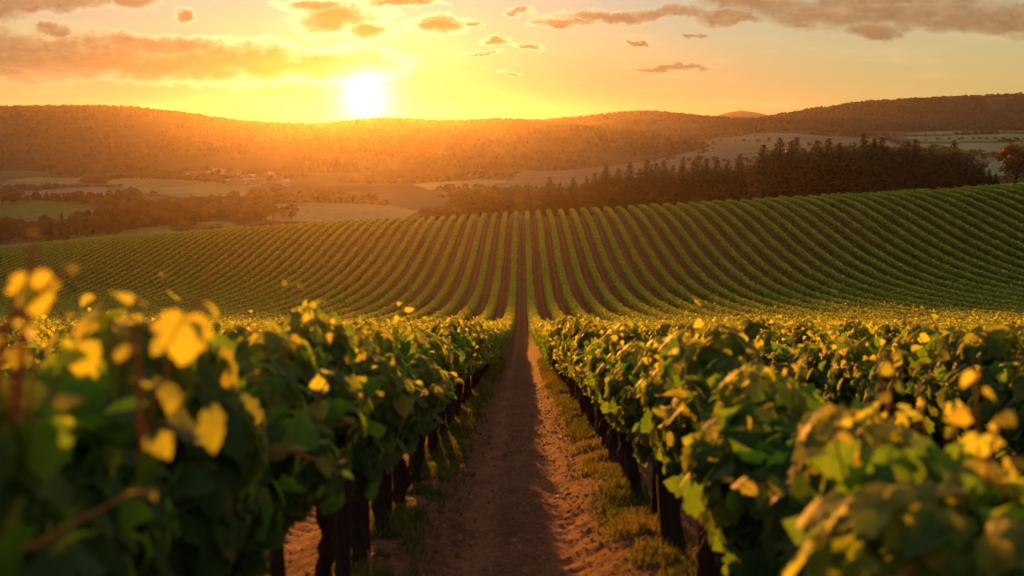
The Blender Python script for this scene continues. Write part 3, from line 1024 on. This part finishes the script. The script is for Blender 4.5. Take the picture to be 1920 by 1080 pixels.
# ------------------------------------------------------------------ the long rows running down the dip and up the far slope
def vine_row(side, k, y0, y1):
    X = row_x(side, k)
    r = np.random.default_rng(1000 + k * 2 + (side > 0))
    ed = np.arange(y0, y1, 1.0)
    s_d = 0.115 + 0.0008 * np.clip(ed, 30, 260)
    per = 2.9 * 1.0 / (0.5 * s_d ** 2)
    near_b = 1.0 + 0.5 * (1 - sstep(ed, 30, 60))
    cnt = (per * near_b).astype(int)
    y = np.repeat(ed, cnt) + r.random(cnt.sum())
    s = np.repeat(s_d, cnt) * r.uniform(0.7, 1.2, len(y))
    n = len(y)
    th = r.uniform(-0.5, np.pi + 0.5, n)
    bump = 1 + 0.38 * vnoise(y / 0.75, np.full(n, X * 3.1), 71) + 0.25 * vnoise(y / 2.6, np.full(n, X), 72)
    gap = vnoise(y / 3.1, np.full(n, X * 1.7), 75) + 0.35 * vnoise(y / 0.9, np.full(n, X * 2.9), 76)
    bump = bump * (1 - 0.35 * sstep(gap, 0.36, 0.5))
    hump = 1 + 0.16 * vnoise(y / 0.8, np.full(n, X * 5.3), 73) + 0.12 * vnoise(y / 3.3, np.full(n, X), 74)
    hw, hh = (0.45 - 0.02 * sstep(y, 60, 150)) * bump, 0.60 * hump
    q = r.uniform(0.78, 1.1, n)
    cx, sx = np.cos(th), np.sin(th)
    xx = X + np.sign(cx) * np.abs(cx) ** 0.7 * hw * q + 0.10 * vnoise(y / 9, np.full(n, X), 79)
    hz = 1.10 + np.sign(sx) * np.abs(sx) ** 0.8 * hh * q
    tuft = (r.random(n) < 0.05) & (sx > 0.7)
    hz = hz + tuft * r.uniform(0.0, 0.28, n)
    P = np.stack([xx, y, Z0(xx, y) + 0.06 + hz], -1)
    N = np.stack([cx, r.normal(0, 0.2, n), sx * 0.8 + 0.2], -1) + r.normal(0, 0.42, (n, 3))
    tip = np.array([0, 0, -0.8]) + N * 0.3 + r.normal(0, 0.45, (n, 3))
    tone = np.clip(0.10 + 0.50 * sstep(hz, 1.1, 1.75) + r.normal(0, 0.13, n) + (r.random(n) < 0.05) * 0.4, 0, 1)  # yellow rises toward the hedge top, sunlit gold put into the leaf colour
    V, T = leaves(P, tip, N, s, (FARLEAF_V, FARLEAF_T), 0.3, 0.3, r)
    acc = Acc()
    acc.add(V, None, T, np.repeat(tone, 4), 0)
    # solid dark leaf-coloured tube added inside the hedge to block light
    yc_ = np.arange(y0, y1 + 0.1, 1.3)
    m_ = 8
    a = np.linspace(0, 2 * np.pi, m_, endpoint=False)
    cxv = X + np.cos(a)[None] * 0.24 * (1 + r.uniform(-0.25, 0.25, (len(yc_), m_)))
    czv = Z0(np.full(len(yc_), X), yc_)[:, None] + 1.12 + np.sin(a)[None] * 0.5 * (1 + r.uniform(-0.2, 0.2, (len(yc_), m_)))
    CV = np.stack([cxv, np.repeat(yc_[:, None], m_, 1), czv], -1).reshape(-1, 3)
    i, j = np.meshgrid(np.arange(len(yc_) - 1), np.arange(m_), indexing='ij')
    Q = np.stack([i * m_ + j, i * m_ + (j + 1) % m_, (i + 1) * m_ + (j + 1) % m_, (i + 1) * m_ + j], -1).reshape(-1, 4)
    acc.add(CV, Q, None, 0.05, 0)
    # trunks under the canopy where they can still be made out
    ty = np.arange(y0, min(y1, 75.0), 1.2)
    for yy in ty:
        zz = float(Z(X, yy))
        v, q_, c = tube(np.array([[X, yy, zz - 0.1], [X + 0.02, yy + 0.03, zz + 0.35], [X, yy, zz + 0.8]]), np.array([0.07, 0.055, 0.05]), 6, 0.15, int(yy * 10))
        acc.add(v, q_, c, 0.0, 1)
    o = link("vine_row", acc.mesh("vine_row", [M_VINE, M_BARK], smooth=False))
    sname = "left" if side < 0 else "right"
    if k == 0:
        lb = "long vine row edging the path on its %s, running down the dip to the crest" % sname
    else:
        lb = "vine row climbing the far slope, %s out from the path on its %s" % (ordinal(k + 1), sname)
    tag(o, lb, "vine row", "vine rows on the far slope")
    return o


N_ROWS = 58
for side in (-1, 1):
    for k in range(N_ROWS):
        X = ROW / 2 + ROW * k
        y0 = row_start.get((side, k), max(1.0, (X - 1.0) / 0.535 - 4.0))
        yy_ = np.arange(100, 300, 0.5)
        y1 = float(yy_[np.argmax(yeff(np.full(len(yy_), side * X), yy_) > 221.0 + 1.5 * math.sin(k * 1.3))])
        if y1 - y0 > 12:
            vine_row(side, k, y0, y1)


# ------------------------------------------------------------------ grass along the feet of the vines, clods on the path
def grass(n, seed):
    r = np.random.default_rng(seed)
    y = 2.5 + 42 * r.random(n) ** 1.7
    side = r.choice([-1, 1], n)
    kk = np.where(r.random(n) < 0.85, 0, 1)
    off = r.normal(-0.12, 0.16, n)
    x = side * (ROW / 2 + kk * ROW + off)
    dens = fbm(x / 0.35, y / 0.45, 91, 3)
    k = (dens > -0.2) & (np.abs(off + 0.12) < 0.42)
    x, y = x[k], y[k]
    n = len(x)
    h = r.uniform(0.03, 0.12, n) * (1 + 0.9 * np.clip(dens[k], 0, 1)) * (1 + y / 80)
    wd = 0.0035 + 0.00035 * y
    ang = r.uniform(0, 6.28, n)
    ln = np.stack([np.cos(ang), np.sin(ang), np.zeros(n)], -1)
    lean = norm(np.stack([r.normal(0, 1, n), r.normal(0, 1, n), np.zeros(n)], -1)) * r.uniform(0.2, 1.0, n)[:, None]
    b = np.stack([x, y, Z(x, y) - 0.01], -1)
    up = np.array([0, 0, 1.0])
    mid = b + (up * 0.6 + lean * 0.25) * h[:, None]
    tipp = b + (up * 0.95 + lean * 0.8) * h[:, None]
    V = np.stack([b - ln * wd[:, None], b + ln * wd[:, None], mid + ln * wd[:, None] * 0.7, mid - ln * wd[:, None] * 0.7, tipp], 1)
    i0 = (np.arange(n) * 5)[:, None]
    Q = i0 + np.array([[0, 1, 2, 3]])
    T = i0 + np.array([[3, 2, 4]])
    tone = np.clip(0.4 + 0.5 * fbm(x / 1.1, y / 1.3, 93, 2) + r.normal(0, 0.22, n), 0, 1)
    return new_mesh("grass", V.reshape(-1, 3), [Q, T], M_GRASS, {"tone": np.repeat(tone, 5)}, True)


tag(link("grass", grass(100000, 5)), "tufts of dry grass along the feet of the vines", "grass", kind="stuff")


def clods(n, seed):
    r = np.random.default_rng(seed)
    y = 3.0 + 26 * r.random(n) ** 1.6
    x = r.uniform(-1.3, 1.3, n)
    o = r.random(n) < 0.25
    x[o] += r.choice([-ROW, ROW], o.sum())
    s = 0.006 + 0.022 * r.random(n) ** 4 + 0.0003 * y
    V0 = BLOB_V * [1, 1, 0.8]
    V = V0[None] * (s[:, None] * r.uniform(0.5, 1.3, (n, 3)) * [1, 1, 0.7])[:, None] * r.uniform(0.7, 1.3, (n, 12, 1))
    a = r.uniform(0, 6.28, n)
    ca, sa = np.cos(a)[:, None], np.sin(a)[:, None]
    V = np.stack([V[..., 0] * ca - V[..., 1] * sa, V[..., 0] * sa + V[..., 1] * ca, V[..., 2]], -1) + np.stack([x, y, Z(x, y)], -1)[:, None]
    T = BLOB_T[None] + (np.arange(n) * 12)[:, None, None]
    return new_mesh("soil_clods", V.reshape(-1, 3), T.reshape(-1, 3), M_STONE, smooth=False)


tag(link("soil_clods", clods(16000, 8)), "small clods and pebbles strewn over the reddish path", "soil", kind="stuff")


def fallen(n, seed):
    r = np.random.default_rng(seed)
    y = 3.0 + 30 * r.random(n) ** 1.5
    x = r.choice([-1, 1], n) * np.clip(r.normal(0.85, 0.35, n), 0, 1.9)
    P = np.stack([x, y, Z(x, y) + 0.012], -1)
    N = np.array([0, 0, 1.0]) + r.normal(0, 0.3, (n, 3))
    V, T = leaves(P, r.normal(0, 1, (n, 3)) * [1, 1, 0.1], N, r.uniform(0.04, 0.09, n), (MIDLEAF_V, MIDLEAF_T), 0.5, 0.5, r)
    return new_mesh("fallen_leaves", V, T, M_ORANGE_BROWN, {"tone": np.repeat(r.uniform(0, 0.8, n), len(MIDLEAF_V))})


tag(link("fallen_leaves", fallen(500, 17)), "dry brown vine leaves fallen along the path edges", "leaves", kind="stuff")


# ------------------------------------------------------------------ trees
def conifer(seed, H=12.0, slim=1.0):
    r = np.random.default_rng(seed)
    tr = Acc()
    z = np.linspace(-0.6, H * 0.97, 9)
    wob = np.cumsum(r.normal(0, 0.04, (9, 2)), 0)
    v, q, c = tube(np.column_stack([wob, z]), np.linspace(0.2, 0.02, 9) * H / 12, 8, 0.1, seed)
    tr.add(v, q, c)
    P, D, N, S, A = [], [], [], [], []
    lev = np.linspace(0.06, 0.985, 30)
    for f in lev:
        R_ = slim * H * 0.25 * (1 - f) ** 0.88 * r.uniform(0.75, 1.15) * min(1, 0.8 + f * 1.2) + 0.05
        nb = int(7 + 6 * (1 - f))
        a0 = r.uniform(0, 6.28)
        for b in range(nb):
            a = a0 + b * 2 * np.pi / nb + r.normal(0, 0.2)
            L = R_ * r.uniform(0.7, 1.15)
            d = np.array([np.cos(a), np.sin(a), 0])
            droop = r.uniform(0.1, 0.4) * (1 - f) - 0.25 * f
            m_ = max(2, int(L / 0.34))
            for g in range(m_):
                u = (g + 0.6) / m_
                p = d * L * u + np.array([0, 0, f * H - droop * L * u + 0.12 * L * u * u])
                for _ in range(2):
                    P.append(p + r.normal(0, 0.10, 3))
                    D.append(d * 0.8 + np.array([0, 0, -0.45]) + r.normal(0, 0.4, 3))
                    N.append(np.array([0, 0, 0.8]) + d * 0.5 + r.normal(0, 0.5, 3))
                    S.append(r.uniform(0.5, 0.85) * (0.36 + 0.8 * (1 - f)))
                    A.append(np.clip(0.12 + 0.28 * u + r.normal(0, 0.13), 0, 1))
    P, D, N = map(np.array, (P, D, N))
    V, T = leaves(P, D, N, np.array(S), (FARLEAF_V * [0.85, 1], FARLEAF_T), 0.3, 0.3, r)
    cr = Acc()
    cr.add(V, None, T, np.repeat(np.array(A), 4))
    return tr, cr


def broadleaf(seed, H=9.0, wide=1.0, n=2600, leaf=0.42):
    r = np.random.default_rng(seed)
    tr = Acc()
    z = np.linspace(-0.6, H * 0.55, 7)
    wob = np.cumsum(r.normal(0, 0.05, (7, 2)), 0)
    pts = np.column_stack([wob, z])
    v, q, c = tube(pts, np.linspace(0.24, 0.10, 7) * H / 9, 8, 0.12, seed)
    tr.add(v, q, c)
    for _ in range(7):
        i0 = r.integers(2, 7)
        d = norm(np.array([r.normal(), r.normal(), r.uniform(0.5, 1.2)]))
        tt = np.linspace(0, 1, 5)[:, None]
        v, q, c = tube(pts[i0] + d * tt * H * 0.33 + np.array([0, 0, 0.3]) * tt ** 2, np.linspace(0.10, 0.025, 5) * H / 9, 6, 0.1, seed)
        tr.add(v, q, c)
    cl = []
    for _ in range(26):
        d = norm(r.normal(0, 1, 3))
        rr = r.uniform(0.25, 1.0) ** 0.5
        cl.append(np.array([d[0] * 0.30 * H * wide, d[1] * 0.30 * H * wide, d[2] * 0.36 * H]) * rr + [0, 0, 0.60 * H])
    cl = np.array(cl)
    cr_ = r.uniform(0.10, 0.17, len(cl)) * H
    per = n // len(cl)
    P, N, A = [], [], []
    for c_, q_ in zip(cl, cr_):
        d = norm(r.normal(0, 1, (per, 3)))
        P.append(c_ + d * q_ * r.uniform(0.5, 1.1, (per, 1)) * [1, 1, 0.8])
        N.append(d + [0, 0, 0.5])
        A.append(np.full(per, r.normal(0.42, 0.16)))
    P, N, A = np.concatenate(P), np.concatenate(N), np.concatenate(A)
    P[:, 2] = np.maximum(P[:, 2], 0.12 * H * r.random(len(P)) + 0.05 * H)
    m_ = len(P)
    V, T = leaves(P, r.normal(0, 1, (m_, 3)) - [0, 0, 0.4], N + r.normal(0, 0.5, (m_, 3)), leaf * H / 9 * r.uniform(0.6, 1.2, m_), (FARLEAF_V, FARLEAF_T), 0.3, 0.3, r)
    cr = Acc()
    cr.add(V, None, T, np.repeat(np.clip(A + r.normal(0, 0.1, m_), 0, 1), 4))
    return tr, cr


def tree_proto(name, pair, mat):
    tr, cr = pair
    return [name, tr.mesh("trunk", [M_TRUNK]), cr.mesh("crown", [mat])]


CON = [tree_proto("conifer", conifer(400 + i, 12.0, [1.0, 1.25, 0.85, 1.1, 1.35][i]), M_NEEDLE) for i in range(5)]
BRD = [tree_proto("broadleaf_tree", broadleaf(450 + i, 9.0, [1.0, 1.15, 0.9, 1.25, 1.0][i]), M_TREE) for i in range(5)]
BRN = [tree_proto("broadleaf_tree", broadleaf(470 + i, 9.0, [1.0, 0.85][i]), M_ORANGE_BROWN) for i in range(2)]
LOW = [tree_proto("broadleaf_tree", broadleaf(490 + i, 9.0, [1.1, 0.9, 1.3, 1.6][i], 700, 0.8), M_TREE) for i in range(4)]
HGT = {"conifer": 12.0, "broadleaf_tree": 9.3, "bush": 9.3}
n_tree = {}


def plant(proto, px, top_y, d, label, group=None, cat="tree", wide=1.0, base=None, name=None, crest=True):
    """a tree standing at distance d whose top shows at photo row top_y"""
    if crest:
        d = slant(px, d)
    dr = ray(px, top_y)
    x, y, zt = dr * d
    zb = float(Z0(x, y)) if base is None else base
    H = max(1.2, zt - zb)
    e = bpy.data.objects.new(name or proto[0], None)
    e.empty_display_size = 1
    C.objects.link(e)
    e.location = (x, y, zb)
    s = H / HGT[proto[0]]
    e.scale = (s * wide, s * wide, s)
    e.rotation_euler.z = random.uniform(0, 6.28)
    link("trunk", proto[1], e)
    link("crown", proto[2], e)
    return tag(e, label, cat, group)


def prof_at(prof, x):
    return float(np.interp(x, [p[0] for p in prof], [p[1] for p in prof]))


GA = "conifers of the grove dipping behind the crest"
GB = "trees of the dark grove behind the right-hand crest"
# single trees that stand out
plant(CON[2], 991, 343, 244, "slim lone spruce standing apart, before the pale field", GA, wide=0.8)
plant(CON[4], 1031, 331, 247, "broad pointed spruce just beside the slim lone one", GA, wide=1.25)
profA = [(1050, 352), (1075, 343), (1100, 340), (1115, 334), (1137, 320), (1160, 326), (1181, 315), (1200, 326), (1214, 309), (1230, 316),
         (1245, 309), (1262, 320), (1281, 305), (1300, 312), (1308, 301), (1325, 308), (1345, 306), (1365, 312), (1388, 299), (1404, 318)]
for i, (px, ty) in enumerate(profA):
    plant(CON[i % 5], px, ty - 10, 246 + (i % 3) * 3,
          "dark conifer in the sloping grove, %s from the broad pointed spruce along its top" % ordinal(i + 1), GA, wide=random.uniform(1.25, 1.6))
for i in range(38):
    px = 1056 + i * 9.2
    plant((CON + BRD)[(i * 3) % 10], px, prof_at(profA, px) + random.uniform(4, 16), random.uniform(248, 270), "dark tree packed inside the sloping grove behind the crest",
          "trees packed inside the sloping grove", wide=random.uniform(1.1, 1.5))
profB = [(1420, 292), (1432, 284), (1452, 280), (1463, 272), (1485, 276), (1494, 270), (1515, 279), (1533, 276), (1555, 272), (1575, 280), (1602, 274),
         (1620, 263), (1640, 274), (1655, 270), (1685, 274), (1702, 280), (1718, 274), (1745, 284), (1770, 280), (1790, 276), (1808, 292)]
kindB = [5, 0, 5, 1, 3, 2, 5, 4, 3, 0, 7, 2, 1, 0, 9, 3, 2, 4, 5, 1, 6]
for i, (px, ty) in enumerate(profB):
    pr = (CON + BRD)[kindB[i]]
    nm = "pointed conifer" if pr[0] == "conifer" else "rounded leafy tree"
    if i == 11:
        lb = "tallest pointed conifer of the dark grove over the right-hand crest"
    elif i == 0:
        pr = BRN[1]  # orange-brown leaves paint in the low sun on the grove's edge
        lb = "orange-tinged tree on the end of the dark grove beside the gap"
    else:
        lb = "%s in the dark grove, %s along its top from the gap" % (nm, ordinal(i + 1))
    plant(pr, px, ty - (13 if pr[0] == "conifer" else 3) + (22 if i == 0 else 0), 238 + (i % 3) * 3, lb, GB, wide=0.75 if i == 0 else random.uniform(1.25, 1.6))
for i in range(48):
    px = 1424 + i * 8.1
    plant((CON + BRD)[(i * 3) % 10], px, prof_at(profB, px) + random.uniform(-3, 16), random.uniform(240, 266), "dark tree packed inside the grove behind the right-hand crest",
          "trees packed inside the dark grove", wide=random.uniform(1.1, 1.5))
for i, (px, ty) in enumerate([(1826, 312), (1842, 306), (1856, 316), (1868, 324)]):
    plant(CON[i % 5], px, ty, 236, "short dark conifer between the grove and the orange tree, %s from the grove" % ordinal(i + 1), GB, wide=1.4)
plant(BRN[0], 1908, 263, 232, "big orange-brown tree alone at the end of the far crest", None, wide=1.15)
plant(BRN[1], 1958, 285, 240, "smaller orange-brown tree beside the big one", None, wide=1.2)
for i, (px, ty, pk) in enumerate([(800, 388, 0), (822, 385, 1), (845, 380, 2), (858, 366, 9), (878, 354, 1), (900, 352, 3), (918, 358, 0), (936, 352, 8),
                                  (952, 360, 1), (968, 366, 2), (1010, 372, 0), (1062, 352, 1), (1090, 352, 0)]):
    pr = CON[2] if pk in (8, 9) else BRD[pk]
    plant(pr, px, ty, 262 + (i % 2) * 5, "hazy tree of the low clump down the crest, %s from its thin end" % ordinal(i + 1), "low trees under the sun glow", wide=1.6)
plant(BRD[3], 347, 413, 262, "round dark bush alone on the vineyard's far edge", None, "bush", wide=2.6, name="bush")
plant(LOW[3], 393, 417, 275, "low flat bush beyond the vineyard's far edge", None, "bush", wide=2.2, name="bush")


def tree_line(pts, n, hpx, label, group, protos, dj=0.0, wide=1.2, conf=0.0, y0=230.0):
    xs_ = np.array([p[0] for p in pts], float)
    ys_ = np.array([p[1] for p in pts], float)
    tt = np.linspace(xs_[0], xs_[-1], n)
    for i, px in enumerate(tt):
        px = px + random.uniform(-0.35, 0.35) * (xs_[-1] - xs_[0]) / max(1, n)
        py = float(np.interp(px, xs_, ys_)) + random.uniform(-dj, dj)
        x, y = ground_hit(px, py, y0)
        h = random.uniform(*hpx)
        pr = random.choice(CON) if random.random() < conf else random.choice(protos)
        plant(pr, px, py - h, y, label, group, wide=wide * random.uniform(0.85, 1.2), crest=False)


tree_line([(-40, 458), (60, 452), (160, 444), (215, 434)], 14, (36, 52), "dark tree in the belt along the pale field edge", "trees along the pale field edge", BRD, 3, 1.3, 0.2)
tree_line([(205, 430), (300, 421), (340, 417)], 10, (40, 56), "tall dark tree in the belt over the vineyard's far edge", "tall trees of the belt", BRD, 3, 1.25, 0.25)
tree_line([(330, 418), (440, 412), (545, 410)], 14, (24, 46), "glowing hazy tree over the vineyard's far edge", "hazy trees of the belt", BRD, 3, 1.25, 0.2)
tree_line([(200, 400), (330, 392), (470, 392)], 16, (18, 30), "hazy tree behind the dark belt", "trees behind the belt", LOW, 4, 1.3, 0.2)
tree_line([(20, 378), (100, 376), (205, 386)], 13, (12, 22), "small dark tree along the top of the round green field", "trees above the green field", LOW, 2, 1.3, 0.3)
tree_line([(-10, 385), (18, 381)], 3, (16, 24), "dark tree at the corner of the green field", "trees at the field corner", LOW, 2, 1.3)
tree_line([(160, 334), (235, 331)], 8, (6, 10), "tiny tree in the hedge over the brown field", "hedge trees", LOW, 1, 1.5)
tree_line([(0, 352), (120, 350), (230, 352)], 16, (4, 8), "tiny tree in the hedge between the brown fields", "hedge trees", LOW, 1, 1.7)
tree_line([(245, 336), (330, 337), (420, 346)], 15, (12, 24), "hazy tree of the clump over the pale field", "clump over the pale field", LOW, 2, 1.5)
tree_line([(460, 372), (560, 368), (700, 376)], 15, (10, 24), "tree lost in the orange glow", "trees in the glow", LOW, 4, 1.5)
tree_line([(1250, 301), (1420, 305)], 14, (6, 12), "far hazy tree between pale field and grove", "far hazy trees", LOW, 2, 1.6)
tree_line([(1700, 285), (1760, 290), (1870, 300)], 16, (10, 20), "far dark tree behind the grove's low end", "far dark trees", LOW, 4, 1.5)
tree_line([(1700, 267), (1800, 262), (1930, 262)], 18, (3, 6), "tiny tree in the dark hedge between pale fields", "far hedge trees", LOW, 1, 2.0)
tree_line([(1700, 254), (1800, 250), (1900, 247)], 12, (2, 5), "tiny tree in the hedge under the wooded ridge", "far hedge trees", LOW, 0.5, 2.0)
tree_line([(1870, 246), (1930, 246)], 6, (10, 14), "dark tree of the clump under the ridge", "far clump", LOW, 1, 1.5)
tree_line([(1320, 262), (1460, 268), (1560, 282), (1660, 262)], 20, (4, 9), "tiny tree dotted over the pale valley field", "field trees", LOW, 3, 1.7)


# dark scrub and copses over the rest of the valley floor
def valley_scrub(n, seed):
    r = np.random.default_rng(seed)
    y = r.uniform(372, 1380, n)
    x = y * r.uniform(-0.62, 0.62, n)
    keep = fbm(x / 72, y / 114, 55, 4) > 0.07
    for poly, c in FIELDS:
        keep &= ~point_in_poly(x, y, [ground_hit(a, b, 215.0) for a, b in poly])
    x, y = x[keep], y[keep]
    n = len(x)
    s = r.uniform(0.9, 2.5, n)
    V = BLOB2_V[None] * np.stack([s, s, s * r.uniform(0.7, 1.25, n)], -1)[:, None] * r.uniform(0.7, 1.25, (n, 42, 1)) + np.stack([x, y, Z0(x, y) + s * 0.3], -1)[:, None]
    T = BLOB2_T[None] + (np.arange(n) * 42)[:, None, None]
    return new_mesh("valley_woods", V.reshape(-1, 3), T.reshape(-1, 3), M_WOODS)


tag(link("valley_woods", valley_scrub(26000, 3)), "hazy copses and scrub across the valley floor", "woods", kind="stuff")


# ------------------------------------------------------------------ far buildings
def house_parts(L, Wd, Hh, Rh, n_win):
    """walls, roof and window strips of a plain gabled building (local, base at z = 0)"""
    l, w2 = L / 2, Wd / 2
    V = np.array([(-l, -w2, -1), (l, -w2, -1), (l, w2, -1), (-l, w2, -1), (-l, -w2, Hh), (l, -w2, Hh), (l, w2, Hh), (-l, w2, Hh), (-l, 0, Hh + Rh), (l, 0, Hh + Rh)], float)
    wall = (V, np.array([(0, 1, 5, 4), (2, 3, 7, 6), (1, 2, 6, 5), (3, 0, 4, 7)]), np.array([(5, 6, 9), (7, 4, 8)]))
    o_ = 0.35
    RV, RQ = [], []
    for s_ in (-1, 1):
        b = len(RV)
        sl = Rh / w2
        e0, e1 = (s_ * (w2 + o_), Hh - sl * o_ + 0.05), (0.0, Hh + Rh + 0.05)
        for dz_ in (0, 0.22):
            for xx in (-l - o_, l + o_):
                RV += [(xx, e0[0], e0[1] + dz_), (xx, e1[0], e1[1] + dz_)]
        RQ += [(b, b + 1, b + 3, b + 2), (b + 4, b + 6, b + 7, b + 5), (b, b + 2, b + 6, b + 4), (b, b + 4, b + 5, b + 1), (b + 2, b + 3, b + 7, b + 6)]
    roof = (np.array(RV), np.array(RQ))
    WV, WQ = [], []
    for i in range(n_win):
        xx = -l + (i + 0.5) * L / n_win
        b = len(WV)
        ww, z0_, z1_ = min(0.6, L / n_win * 0.3), Hh * 0.4, Hh * 0.75
        for yy in (-w2 - 0.03, -w2 + 0.05):
            WV += [(xx - ww, yy, z0_), (xx + ww, yy, z0_), (xx + ww, yy, z1_), (xx - ww, yy, z1_)]
        WQ += [(b, b + 1, b + 2, b + 3), (b, b + 4, b + 5, b + 1), (b + 3, b + 2, b + 6, b + 7), (b, b + 3, b + 7, b + 4), (b + 1, b + 5, b + 6, b + 2)]
    return wall, roof, (np.array(WV), np.array(WQ))


def house_proto(L, Wd, Hh, Rh, wall_m, roof_m, n_win):
    wl, rf, wn = house_parts(L, Wd, Hh, Rh, n_win)
    return (new_mesh("wall", wl[0], [wl[1], wl[2]], wall_m, smooth=False), new_mesh("roof", rf[0], rf[1], roof_m, smooth=False),
            new_mesh("window", wn[0], wn[1], M_GLASS, smooth=False))


HOUSES = [house_proto(11, 8, 5, 2.8, M_WALLW, M_ROOFR, 4), house_proto(15, 9, 5.5, 3.0, M_WALLW, M_ROOFR, 5), house_proto(9, 8, 6, 2.5, M_WALLW, M_ROOFG, 3)]
SHEDW = house_proto(32, 15, 5, 1.6, M_WALLW, M_ROOFG, 6)
LONGW = house_proto(90, 14, 4.5, 1.4, M_WALLW, M_ROOFG, 12)
SHEDB = house_proto(4.2, 3.2, 2.5, 0.9, M_WALLG, M_ROOFB, 1)


def put_house(name, proto, px, py, label, cat, group=None, rz=None, y0=300.0, d=None, k=0.42):
    if d is None:
        x, y = ground_hit(px, py, y0)
    else:
        x, y = ray(px, py)[0] * d, d
    e = bpy.data.objects.new(name, None)
    C.objects.link(e)
    e.location = (x, y, float(Z0(x, y)))
    e.rotation_euler.z = random.uniform(-0.6, 0.6) if rz is None else rz
    e.scale = (k, k, k)
    for nm, me in zip(("wall", "roof", "window"), proto if name == "shed" else proto[:2]):
        link(nm, me, e)
    return tag(e, label, cat, group)


for i in range(34):
    px, py = random.uniform(-10, 215), random.uniform(272, 288)
    put_house("house", random.choice(HOUSES), px, py, "tiny pale house in the village at the foot of the dark ridge", "house", "houses of the village under the ridge")
for i in range(34):
    px = random.uniform(345, 540)
    py = 312 + (px - 345) * 0.09 + random.uniform(0, 26)
    put_house("house", random.choice(HOUSES), px, py, "tiny pale house in the hazy village lit by the glow", "house", "houses of the village in the glow")
put_house("warehouse", SHEDW, 477, 342, "warehouse with a bright pale roof, the brightest in the glow", "warehouse", None, 0.15)
put_house("warehouse", SHEDW, 440, 345, "pale warehouse beside the brightest roof", "warehouse", None, -0.2)
put_house("warehouse", LONGW, 385, 311, "very long pale-roofed warehouse behind the hazy village", "warehouse", None, 0.05)
put_house("warehouse", SHEDW, 120, 276, "wide pale warehouse in the village under the dark ridge", "warehouse", None, 0.0)
put_house("shed", SHEDB, 1430, 352, "small blue-grey shed in the gap between the two groves", "shed", None, 0.1, d=slant(1430, 236), k=0.5)

# ------------------------------------------------------------------ haze: one even box of air round the whole scene
mh = bpy.data.materials.new("haze_air")
mh.use_nodes = True
t = NT(mh.node_tree)
out = t.n("ShaderNodeOutputMaterial")
pv = t.n("ShaderNodeVolumePrincipled")
pv.inputs["Color"].default_value = HAZE_COLOR
pv.inputs["Density"].default_value = HAZE_DENSITY
pv.inputs["Anisotropy"].default_value = HAZE_G
t.t.links.new(pv.outputs[0], out.inputs["Volume"])
x0, x1, yA, yB, zA, zB = -2150.0, 2150.0, -40.0, 2800.0, -48.0, 57.0
HV = np.array([(x, y, z) for z in (zA, zB) for y in (yA, yB) for x in (x0, x1)], float)
HQ = np.array([(0, 2, 3, 1), (4, 5, 7, 6), (0, 1, 5, 4), (2, 6, 7, 3), (0, 4, 6, 2), (1, 3, 7, 5)])
hz = link("haze", new_mesh("haze", HV, HQ, mh, smooth=False))
tag(hz, "warm evening haze filling the valley", "haze", kind="stuff")
